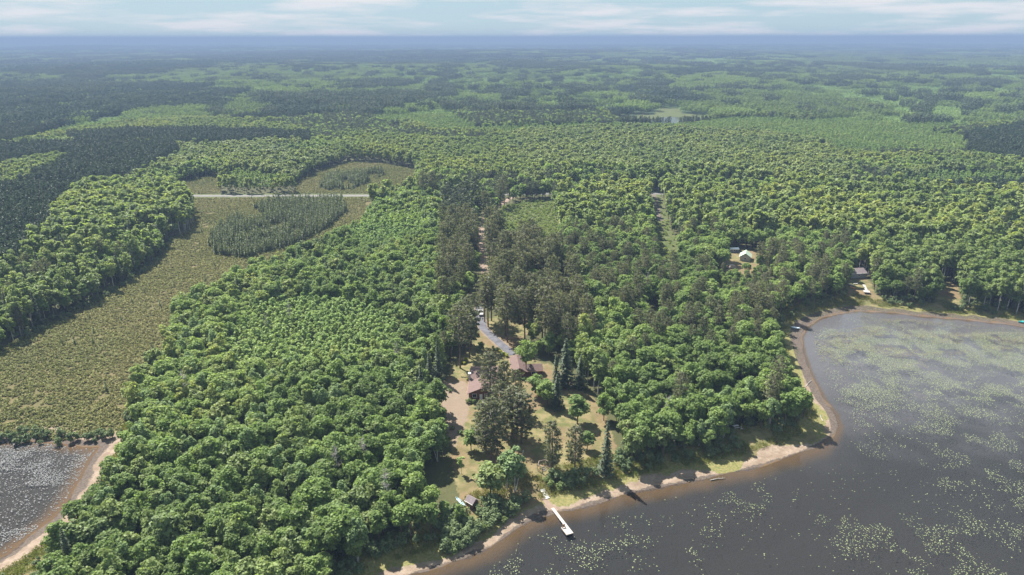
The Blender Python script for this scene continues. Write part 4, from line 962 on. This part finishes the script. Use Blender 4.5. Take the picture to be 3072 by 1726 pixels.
def gable(root, x0, x1, y0, y1, hw, hr, axis, wallm, roofm, oh=.5, thick=.14):
    """Walls with gable ends and a pitched roof; axis is the ridge direction."""
    w = MB(); e = .002
    if axis == 'y':
        xm = (x0 + x1) / 2
        w.add([(x0, y0, 0), (x1, y0, 0), (x1, y0, hw), (xm, y0, hr), (x0, y0, hw), (x0, y1, 0), (x1, y1, 0), (x1, y1, hw), (xm, y1, hr), (x0, y1, hw)],
              [(0, 1, 2, 3, 4), (9, 8, 7, 6, 5), (0, 4, 9, 5), (1, 6, 7, 2)])
    else:
        ym = (y0 + y1) / 2
        w.add([(x0, y0, 0), (x0, y1, 0), (x0, y1, hw), (x0, ym, hr), (x0, y0, hw), (x1, y0, 0), (x1, y1, 0), (x1, y1, hw), (x1, ym, hr), (x1, y0, hw)],
              [(0, 4, 3, 2, 1), (5, 6, 7, 8, 9), (0, 5, 9, 4), (1, 2, 7, 6)])
    w.build('wall', wallm, root)
    rf = MB(); trs = []
    if axis == 'y': half, a0, a1 = (x1 - x0) / 2, y0 - oh, y1 + oh
    else: half, a0, a1 = (y1 - y0) / 2, x0 - oh, x1 + oh
    slope = (hr - hw) / half
    mid = (x0 + x1) / 2 if axis == 'y' else (y0 + y1) / 2
    for sgn in (-1, 1):
        o0, o1 = 0.0, half + oh
        def pt(o, a, up):
            z = hr + .03 - o * slope + up
            return (mid + sgn * o, a, z) if axis == 'y' else (a, mid + sgn * o, z)
        v = [pt(o0, a0, 0), pt(o1, a0, 0), pt(o1, a1, 0), pt(o0, a1, 0), pt(o0, a0, thick), pt(o1, a0, thick), pt(o1, a1, thick), pt(o0, a1, thick)]
        rf.add(v, [(0, 1, 2, 3), (7, 6, 5, 4), (0, 4, 5, 1), (1, 5, 6, 2), (2, 6, 7, 3)])
        v2 = [pt(o1 + .003, a0, -.05), pt(o1 + .06, a0, -.05), pt(o1 + .06, a1, -.05), pt(o1 + .003, a1, -.05), pt(o1 + .003, a0, thick), pt(o1 + .06, a0, thick), pt(o1 + .06, a1, thick), pt(o1 + .003, a1, thick)]
        tr = MB(); trs.append(tr); tr.add(v2, [(0, 1, 2, 3), (7, 6, 5, 4), (0, 4, 5, 1), (1, 5, 6, 2), (2, 6, 7, 3), (3, 7, 4, 0)])
    r_ = rf.build('roof', roofm, root)
    for tr in trs: tr.build('eaves_board', M['trim'] if wallm != M['redwood'] else M['tan'], r_)
    return r_
def window(root, x, y, z, w, h, face, name='window'):
    """A framed pane set on a wall; face is '-y', '-x' or '+x'."""
    f, g = MB(), MB(); t = .09
    def bx(mb, a0, a1, z0, z1, d0, d1):
        if face == '-y': mb.box(x + a0, x + a1, y - d1, y - d0, z + z0, z + z1)
        elif face == '-x': mb.box(x - d1, x - d0, y + a0, y + a1, z + z0, z + z1)
        else: mb.box(x + d0, x + d1, y + a0, y + a1, z + z0, z + z1)
    bx(f, -w / 2 - t, -w / 2, -t, h + t, .004, .07); bx(f, w / 2, w / 2 + t, -t, h + t, .004, .07); bx(f, -w / 2, w / 2, h, h + t, .004, .07); bx(f, -w / 2, w / 2, -t, 0, .004, .07)
    bx(g, -w / 2, w / 2, 0, h, .006, .03)
    o = f.build(name, M['trim'], root); g.build('pane', M['glass'], o)

# the house: back block across, front wing towards the lake
hz = H1(-10, 224)
house = thing('house', 'long red-brown house with pinkish shingle roof and white chimney behind the pines', 'house', (-15.0, 214.6, hz))
gable(house, 0.2, 9.5, 8.0, 20.2, 2.6, 4.6, 'x', M['redwood'], M['shingle'])
gable(house, 0.0, 8.4, 0.0, 8.0, 2.6, 4.4, 'y', M['redwood'], M['shingle'], oh=.55)
ch = MB(); ch.box(-.55, .15, 9.3, 10.1, 0, 4.9); c_ = ch.build('chimney', solid('grey_stucco', (.42, .40, .42), .9), house)
cc = MB(); cc.box(-.68, .28, 9.17, 10.23, 4.9, 5.35); cc.build('chimney_cap', M['trim'], c_)
for wx, ww in ((2.0, 1.3), (6.2, 1.5)): window(house, wx, 0, 1.0, ww, 1.2, '-y')
for wy in (2.2, 5.6): window(house, 0, wy, 1.0, 1.2, 1.1, '-x')
d_ = MB(); d_.box(3.7, 4.7, -.06, -.004, .05, 2.1); dr = d_.build('door', M['white'], house)
k_ = MB(); k_.tube([(4.55, -.06, 1.05), (4.55, -.13, 1.05)], .04, 6); k_.build('handle', M['metal'], dr)
gz = H1(2, 234)
gar = thing('garage', 'red-brown garage wing with gable end facing the lake', 'garage', (0.25, 231.4, gz), R(5))
gable(gar, 0.0, 4.5, 0.0, 11.0, 2.6, 4.0, 'y', M['redwood'], M['shingle'], oh=.6)
gable(gar, 4.502, 10.6, 0.4, 5.0, 2.5, 3.9, 'x', M['redwood'], M['shingle'], oh=.4)
window(gar, 7.5, 0.4, 1.0, 1.4, 1.0, '-y')
deck = thing('deck', 'wooden deck with railing in front of the house', 'deck', (-6.4, 214.2, H1(-5, 215)))
dk = MB()
for i in range(26): dk.box(.0 + i * .16, .15 + i * .16, 0, 4.6, .50, .56)
dk.build('floor_boards', M['tan'], deck)['kind'] = 'stuff'
for px in (0.05, 2.1, 4.1):
    q = MB(); q.box(px - .06, px + .06, -.06, .06, -.3, 1.45); q.build('post', M['greywood'], deck)
q = MB(); q.box(0, 4.16, -.05, .05, 1.452, 1.52); q.build('rail', M['greywood'], deck)
for i, cx in enumerate((-5.4, -3.7)):
    ch_ = thing('deck_chair', ('left' if i == 0 else 'right') + '-hand reddish chair on the house deck', 'chair', (cx, 215.6, H1(-5, 215) + .56), .4 - i * .8, 'chairs on the deck')
    m_ = solid('red_chair_wood', (.42, .17, .12), .7)
    s_ = MB(); s_.box(-.32, .32, -.3, .3, .36, .42); s_.build('seat', m_, ch_)
    s_ = MB(); s_.add([(-.32, .28, .42), (.32, .28, .42), (.32, .5, 1.1), (-.32, .5, 1.1), (-.32, .33, .42), (.32, .33, .42), (.32, .55, 1.1), (-.32, .55, 1.1)], [(0, 1, 2, 3), (7, 6, 5, 4), (0, 4, 5, 1), (1, 5, 6, 2), (2, 6, 7, 3), (3, 7, 4, 0)]); s_.build('backrest', m_, ch_)
    for lx in (-.28, .28):
        for ly in (-.26, .26): s_ = MB(); s_.box(lx - .04, lx + .04, ly - .04, ly + .04, 0, .358); s_.build('leg', m_, ch_)

# shed
sz = H1(-11, 158.6)
shed = thing('shed', 'small brown shed with purple-grey shingle roof near the lake bank', 'shed', (-10.9, 158.3, sz), R(-42))
gable(shed, -1.25, 1.25, -1.05, 1.05, 1.7, 2.6, 'x', solid('brown_shed_boards', (.15, .07, .05), .85), M['greyshingle'], oh=.28, thick=.1)
d_ = MB(); d_.box(-.4, .4, -1.11, -1.054, .02, 1.55); d_.build('door', M['greywood'], shed)
def hull(name, label, cat, loc, rz, L, W, Hh, mo, mi_, group=None, tilt=0.0):
    root = thing(name, label, cat, loc, rz, group)
    n = 15; out_, inn = MB(), MB(); V, U = [], []
    for i in range(n):
        t = -1 + 2 * i / (n - 1); w = W / 2 * (1 - abs(t) ** 2.3) + .015; up = Hh * (1 + .35 * abs(t) ** 3)
        x = t * L / 2
        V.append([(x, -w, up), (x, -w * .85, up * .35), (x, -w * .35, .02), (x, w * .35, .02), (x, w * .85, up * .35), (x, w, up)])
        U.append([(x * .985, -w * .9, up - .01), (x * .985, -w * .72, up * .42), (x * .985, -w * .3, .08), (x * .985, w * .3, .08), (x * .985, w * .72, up * .42), (x * .985, w * .9, up - .01)])
    F = [(i * 6 + j, i * 6 + j + 1, (i + 1) * 6 + j + 1, (i + 1) * 6 + j) for i in range(n - 1) for j in range(5)]
    out_.add([p for r_ in V for p in r_], F); inn.add([p for r_ in U for p in r_], [q[::-1] for q in F])
    out_.build('hull', mo, root, True); inn.build('interior', mi_, root, True)
    gw = MB()
    for sgn in (0, 5): gw.tube([r_[sgn] for r_ in V], .035, 4)
    gw.build('gunwale', mi_, root)
    for t in (-.45, .4):
        i = int((t + 1) / 2 * (n - 1)); w = V[i][5][1]
        s_ = MB(); s_.box(V[i][0][0] - .12, V[i][0][0] + .12, -w * .88, w * .88, Hh * .72, Hh * .78); s_.build('seat', mi_, root)
    root.rotation_euler = (tilt, 0, rz)
    return root
CB = solid('pale_blue_paint', (.42, .56, .62), .35, .08); CI = solid('grey_blue_inside', (.50, .55, .60), .5, .08); DT = solid('dark_teal_paint', (.05, .13, .15), .35)
x, y, z = on_ground(1379, 1508)
canoe = hull('canoe', 'pale blue canoe lying beside the shed', 'canoe', (x, y, z + .04), math.atan2(157.1 - 160.8, -12.7 + 15.4), 4.7, .95, .38, DT, CB)

# steps down the bank
st = np.array(ground_at(1626, 1462, 2.1)); sb = np.array(ground_at(1639, 1494, .6))
zt, zb = H1(*st) + .25, H1(*sb) + .15
steps = thing('wooden_steps', 'white wooden steps going down the bank to the beach', 'steps', (st[0], st[1], zt), math.atan2(sb[1] - st[1], sb[0] - st[0]))
run = float(np.hypot(*(sb - st)))
for i in range(7):
    t = i / 6; q = MB(); w0 = .30 if 0 < i < 6 else .6
    q.box(t * run - w0 / 2, t * run + w0 / 2, -.62, .62, (zb - zt) * t - .05, (zb - zt) * t + .02); q.build('tread', M['white'], steps)
for sy in (-.68, .68):
    q = MB(); q.tube([(0, sy, -.12), (run, sy, zb - zt - .12)], .07, 4); q.build('stringer', M['greywood'], steps)
q = MB(); q.tube([(-.2, .8, -.3), (-.2, .8, 1.0)], .04, 5); q.build('handrail_post', M['metal'], steps)

# dock
a_, b_ = np.array(ground_at(1655, 1524, .45)), np.array(ground_at(1707, 1592, .45))
L_ = float(np.hypot(*(b_ - a_)))
dock = thing('dock', 'long pale dock with wider end platform reaching into the lake', 'dock', (a_[0], a_[1], .42), math.atan2(b_[1] - a_[1], b_[0] - a_[0]))
q = MB(); q.box(0, L_, -.42, .42, -.04, .04); q.build('walkway', M['deckwood'], dock)
q = MB(); q.box(L_ - 2.0, L_ + 1.1, -1.5, -.424, -.05, .032); q.box(L_ + .004, L_ + 1.1, -.42, .45, -.05, .03); q.build('platform', M['deckwood'], dock)
for px, py in ((1.5, -.38), (1.5, .38), (5, -.38), (5, .38), (L_ - 1.9, -1.44), (L_ + 1.0, -1.44), (L_ + 1.0, .4)):
    q = MB(); q.tube([(px, py, -1.6), (px, py, -.06)], .05, 6); q.build('post', M['greywood'], dock)
q = MB(); q.box(L_ - 2.0, L_ + 1.1, -1.56, -1.504, -.22, .02); q.box(L_ + 1.104, L_ + 1.16, -1.5, .45, -.22, .02); q.build('fascia', M['greywood'], dock)
bench = thing('dock_bench', 'small brown bench on the dock platform', 'bench', (*(a_ + (b_ - a_) / L_ * (L_ - 1.55)), .455), math.atan2(b_[1] - a_[1], b_[0] - a_[0]))
q = MB(); q.box(-.2, .2, -1.35, -.5, .38, .44); q.build('seat', M['tan'], bench)
q = MB(); q.box(-.26, -.205, -1.35, -.5, .5, .95); q.build('backrest', M['tan'], bench)
for py in (-1.3, -.55):
    q = MB(); q.box(-.2, .2, py - .04, py + .04, 0, .378); q.build('leg', M['greywood'], bench)
    q = MB(); q.box(-.26, -.203, py - .04, py + .04, .0, .498); q.build('back_post', M['greywood'], bench)

# hexagonal log swing frame with fire ring
px_, py_, pz_ = on_ground(1630, 1410)
perg = thing('log_swing_frame', 'six-sided grey log swing frame round a fire ring on the lawn', 'swing frame', (px_, py_, pz_))
pts = [(1.9 * math.cos(i * math.pi / 3 + .3), 1.9 * math.sin(i * math.pi / 3 + .3)) for i in range(6)]
for i in range(6):
    q = MB(); q.tube([(*pts[i], -.2), (*pts[i], 2.2)], .09, 6); q.build('post', M['greywood'], perg)
    j = (i + 1) % 6
    q = MB(); q.tube([(*pts[i], 2.2), (*pts[j], 2.2)], .09, 6); q.build('beam', M['greywood'], perg)
    if i != 4:
        mx_, my_ = (pts[i][0] + pts[j][0]) / 2 * .92, (pts[i][1] + pts[j][1]) / 2 * .92
        q = MB(); dx, dy = pts[j][0] - pts[i][0], pts[j][1] - pts[i][1]; l = math.hypot(dx, dy); dx, dy = dx / l * .6, dy / l * .6
        q.tube([(mx_ - dx, my_ - dy, .5), (mx_ + dx, my_ + dy, .5)], .12, 4); s_ = q.build('swing_seat', M['tan'], perg)
        for sg in (-1, 1):
            q = MB(); q.tube([(mx_ + sg * dx, my_ + sg * dy, .5), (mx_ / .92 + sg * dx, my_ / .92 + sg * dy, 2.15)], .012, 3); q.build('chain', M['metal'], s_)
fire = MB()
for i in range(10):
    a = i * .628; fire.box(.55 * math.cos(a) - .13, .55 * math.cos(a) + .13, .55 * math.sin(a) - .11, .55 * math.sin(a) + .11, -.05, .24)
fr = thing('fire_ring', 'ring of grey stones under the log swing frame', 'fire ring', (px_, py_, pz_))
for i in range(10):
    a = i * .628; q = MB(); q.prism([(.55 * math.cos(a) + .14 * math.cos(b) * (1 + .15 * math.sin(3 * b + i)), .55 * math.sin(a) + .14 * math.sin(b)) for b in [k * 1.047 for k in range(6)]], -.05, .2 + .03 * (i % 3)); q.build('stone', solid('ring_stone', (.22, .21, .20), .9) if i == 0 else bpy.data.materials['ring_stone'], fr)

# pickup truck, nose towards the lake
tx_, ty_, tz_ = on_ground(1441, 943)
truck = thing('pickup_truck', 'white pickup truck parked nose-on on the gravel driveway', 'truck', (tx_, ty_, tz_ + .08), R(6))
def loft(secs, mat, name, parent):
    n = len(secs[0]); mb = MB()
    mb.add([p for s_ in secs for p in s_], [tuple(range(n))[::-1], tuple(range((len(secs) - 1) * n, len(secs) * n))] + [(i * n + j, i * n + (j + 1) % n, (i + 1) * n + (j + 1) % n, (i + 1) * n + j) for i in range(len(secs) - 1) for j in range(n)])
    return mb.build(name, mat, parent)
def sec(y, w, z0, z1, c=.1): return [(-w, y, z0), (w, y, z0), (w, y, z1 - c), (w - c, y, z1), (-w + c, y, z1), (-w, y, z1 - c)]
loft([sec(-2.75, .86, .45, .95), sec(-2.6, .97, .40, 1.05), sec(-1.3, .98, .40, 1.18), sec(-1.28, .98, .40, 1.22), sec(1.0, .98, .40, 1.22), sec(2.7, .97, .45, 1.2)], M['white'], 'body', truck)
loft([sec(-1.25, .92, 1.21, 1.26), sec(-.55, .82, 1.21, 1.86), sec(.75, .82, 1.21, 1.88), sec(1.0, .9, 1.21, 1.3)], M['glass'], 'cab_windows', truck)
q = MB(); q.box(-.80, .80, -.60, .80, 1.862, 1.93); q.build('cab_roof', M['white'], truck)
q = MB(); q.box(-.82, .82, 1.15, 2.6, 1.204, 1.235); q.build('bed_cover', M['black'], truck)
q = MB(); q.box(-.6, .6, -2.80, -2.752, .62, .88); q.build('grille', M['black'], truck)
q = MB(); q.box(-.95, .95, -2.88, -2.765, .38, .56); q.build('bumper', M['metal'], truck)
for sx in (-.74, .74): q = MB(); q.box(sx - .11, sx + .11, -2.79, -2.70, .70, .88); q.build('headlight', M['metal'], truck)
for sx in (-1, 1):
    for wy in (-1.8, 1.7):
        q = MB(); q.tube([(sx * .78, wy, .32), (sx * 1.0, wy, .32)], .37, 14); w_ = q.build('wheel', M['black'], truck)
        q = MB(); q.tube([(sx * 1.0, wy, .32), (sx * 1.012, wy, .32)], .2, 10); q.build('hubcap', M['metal'], w_)

# neighbour's yard beyond the wood
def ngable(name, label, tx, ty, zt_, w, l, hw, hr, axis, wm, rm, rz=0.0, cat='cabin'):
    x, y = ground_at(tx, ty, zt_); z = H1(x, y)
    o = thing(name, label, cat, (x, y, z), rz)
    gable(o, -w / 2, w / 2, -l / 2, l / 2, hw, hr, axis, wm, rm, .35, .12)
    window(o, 0, -l / 2, .9, 1.0, .9, '-y')
    return o
BW = solid('blue_grey_siding', (.16, .16, .22), .7); GR = solid('pale_green_metal_roof', (.34, .42, .33), .6, .06); LG = solid('grey_blue_siding', (.27, .29, .34), .7); GS = solid('light_grey_shingle', (.42, .43, .47), .8); TW = solid('tin_roof', (.70, .73, .76), .35, .06, metal=.3)
ngable('storage_shed', 'blue-grey shed with white tin roof in the neighbour clearing', 2199, 756, 3, 5.0, 3.2, 2.0, 2.5, 'x', BW, TW, 0, 'shed')
ngable('cabin', 'cabin with pale green metal roof in the neighbour clearing', 2236, 764, 6, 5.5, 7.0, 2.5, 4.4, 'y', solid('cream_siding', (.42, .40, .34), .7), GR, R(-20))
ngable('cabin', 'grey cabin under trees above the bay lawn', 2566, 818, 5, 8.0, 6.0, 2.7, 4.4, 'x', LG, M['greyshingle'], R(8))
ngable('cabin', 'cabin with grey roof glimpsed in the wood, left of the pair', 2764, 776, 6, 7.0, 9.0, 2.6, 4.6, 'y', LG, GS, R(30))
ngable('cabin', 'cabin with light roof deep in the wood at far right', 2948, 772, 6, 8.0, 7.0, 2.6, 4.6, 'x', LG, GS, R(-20))
x, y = ground_at(2194, 808, 2.5); z = H1(x, y)
LW = solid('pale_cut_logs', (.48, .40, .36), .9, .35, 6)
pile = thing('log_pile', 'stacked pile of pale cut logs in the neighbour clearing', 'log pile', (x, y, z), R(12))
n = 0
for row in range(4):
    for i in range(9 - row):
        q = MB(); xx = (i - (9 - row) / 2) * .5; q.tube([(xx, -1.3 + .2 * ((i * 7) % 3) / 3, .24 + row * .42), (xx + .02, 1.3, .24 + row * .42)], .23 + .02 * (i % 2), 7); q.build('log', LW, pile)
def picnic(label, tx, ty, rz, mat):
    x, y, z = on_ground(tx, ty)
    o = thing('picnic_table', label, 'table', (x, y, z), rz, 'tables at the point clearing')
    q = MB(); q.box(-.9, .9, -.38, .38, .72, .78); q.build('table_top', mat, o)
    for sy in (-.75, .75): q = MB(); q.box(-.9, .9, sy - .14, sy + .14, .42, .47); q.build('seat', mat, o)
    for sx in (-.65, .65):
        q = MB(); q.tube([(sx, -.8, 0), (sx, -.2, .715)], .05, 4); q.tube([(sx, .8, 0), (sx, .2, .715)], .05, 4); q.box(sx - .04, sx + .04, -.85, .85, .36, .415); q.build('leg', M['greywood'], o)
picnic('white picnic table in the clearing on the wooded point', 2205, 1284, .3, M['white'])
x, y, z = on_ground(2168, 1290)
hull('rowing_boat', 'silver rowing boat lying under trees on the point', 'boat', (x, y, z + .05), .25, 3.6, 1.3, .45, M['metal'], M['white'])
x, y, z = on_ground(2224, 1290)
q_ = thing('wooden_chair', 'grey wooden lawn chair beside the white picnic table', 'chair', (x, y, z), .8)
q = MB(); q.box(-.35, .35, -.35, .35, .35, .42); q.build('seat', M['deckwood'], q_)
q = MB(); q.box(-.35, .35, .352, .42, .42, 1.1); q.build('backrest', M['deckwood'], q_)
for lx in (-.3, .3):
    for ly in (-.3, .3): q = MB(); q.box(lx - .04, lx + .04, ly - .04, ly + .04, 0, .348); q.build('leg', M['deckwood'], q_)

# bay: hauled-out dock, boats
da, db_ = np.array(ground_at(2588, 866, 1.2)), np.array(ground_at(2599, 891, 1.0))
Ld = float(np.hypot(*(db_ - da)))
gd = thing('stored_dock', 'weathered white dock section pulled up on the bay lawn', 'dock', (da[0], da[1], max(H1(*da), H1(*db_)) + .75), math.atan2(db_[1] - da[1], db_[0] - da[0]))
q = MB(); q.box(0, Ld - 3, -.6, .6, -.05, .05); q.build('walkway', M['deckwood'], gd)
q = MB(); q.box(Ld - 2.996, Ld, -1.6, 1.2, -.06, .045); q.build('platform', M['deckwood'], gd)
for px, py in ((.3, -.5), (.3, .5), (Ld * .5, -.5), (Ld * .5, .5), (Ld - .2, -1.5), (Ld - .2, 1.1)):
    q = MB(); q.tube([(px, py, -1.6), (px, py, -.062)], .05, 5); q.build('post', M['greywood'], gd)
for tx, ty, lab, nm, c1, c2, L0, rz in ((2556, 866, 'orange kayak on the grass by the stored dock', 'kayak', (.65, .28, .05), (.5, .2, .05), 3.4, -1.0), (2551, 857, 'white kayak at the tree edge by the stored dock', 'kayak', (.75, .74, .70), (.6, .6, .58), 3.4, -1.0),
                                        (2384, 987, 'pale blue rowing boat on the little sand beach', 'rowing_boat', (.45, .62, .72), (.65, .72, .78), 3.8, -.4), (3064, 970, 'turquoise boat at the sandy shore on the right', 'rowing_boat', (.05, .50, .50), (.08, .55, .55), 3.6, .1),
                                        (2889, 843, 'white boat stored under the trees on the right', 'rowing_boat', (.78, .78, .76), (.7, .7, .7), 4.6, -.5)):
    x, y, z = on_ground(tx, ty)
    hull(nm, lab, 'kayak' if nm == 'kayak' else 'boat', (x, y, max(z, 0) + .05), rz, L0, 1.0 if nm == 'kayak' else 1.5, .32 if nm == 'kayak' else .5, solid(nm + '_paint', c1, .4, .06), solid(nm + '_inside', c2, .5, .06))
x, y, z = on_ground(2565, 855)
bn = thing('lawn_bench', 'white plank bench on the bay lawn', 'bench', (x, y, z), .05)
q = MB(); q.box(-1.1, 1.1, -.2, .2, .42, .5); q.build('seat', M['white'], bn)
for sx in (-.9, .9): q = MB(); q.box(sx - .05, sx + .05, -.18, .18, 0, .418); q.build('leg', M['greywood'], bn)
for tx, ty, L0, rz, lab in ((2424, 1152, 6.5, .9, 'bleached fallen log lying across the bay mud'), (2462, 1256, 4.0, 1.4, 'pale birch log on the grass at the point tip'), (2150, 1440, 4.5, .25, 'grey driftwood log along the sandy shore')):
    x, y, z = on_ground(tx, ty)
    lg = thing('driftwood_log', lab, 'log', (x, y, max(z, 0) + .1), rz)
    q = MB(); q.tube([(-L0 / 2, 0, 0), (0, .15, .05), (L0 / 2, -.1, .02)], [.16, .13, .06], 7); q.build('log', M['dead'], lg)
    for k_ in range(3): q = MB(); q.tube([(L0 * (.1 + .13 * k_), 0, .05), (L0 * (.16 + .13 * k_), (-1) ** k_ * .6, .35)], [.04, .015], 4); q.build('branch_stub', M['dead'], lg)
# utility pole by the road
x, y, z = on_ground(1580, 590)
pole = thing('utility_pole', 'thin grey utility pole beside the road', 'pole', (x, y, z))
q = MB(); q.tube([(0, 0, -.5), (0, 0, 15)], [.16, .11], 6); q.build('post', M['greywood'], pole)
q = MB(); q.box(-1.1, 1.1, -.06, .06, 14.0, 14.15); q.build('crossarm', M['greywood'], pole)

# ------------------------------------------------------------------ air
hm, nt, out = new_mat('haze_air')
pv = nt.nodes.new('ShaderNodeVolumePrincipled')
pv.inputs['Color'].default_value = (0.22, 0.305, 0.47, 1)
pv.inputs['Density'].default_value = 2.4e-4
pv.inputs['Anisotropy'].default_value = 0.0
nt.links.new(pv.outputs[0], out.inputs['Volume'])
hb = MB(); hb.box(-31000, 31000, -31000, 31000, -90, 136)
hz_o = hb.build('haze', hm); tag(hz_o, 'thin bluish haze over the whole landscape', 'haze', kind='stuff')
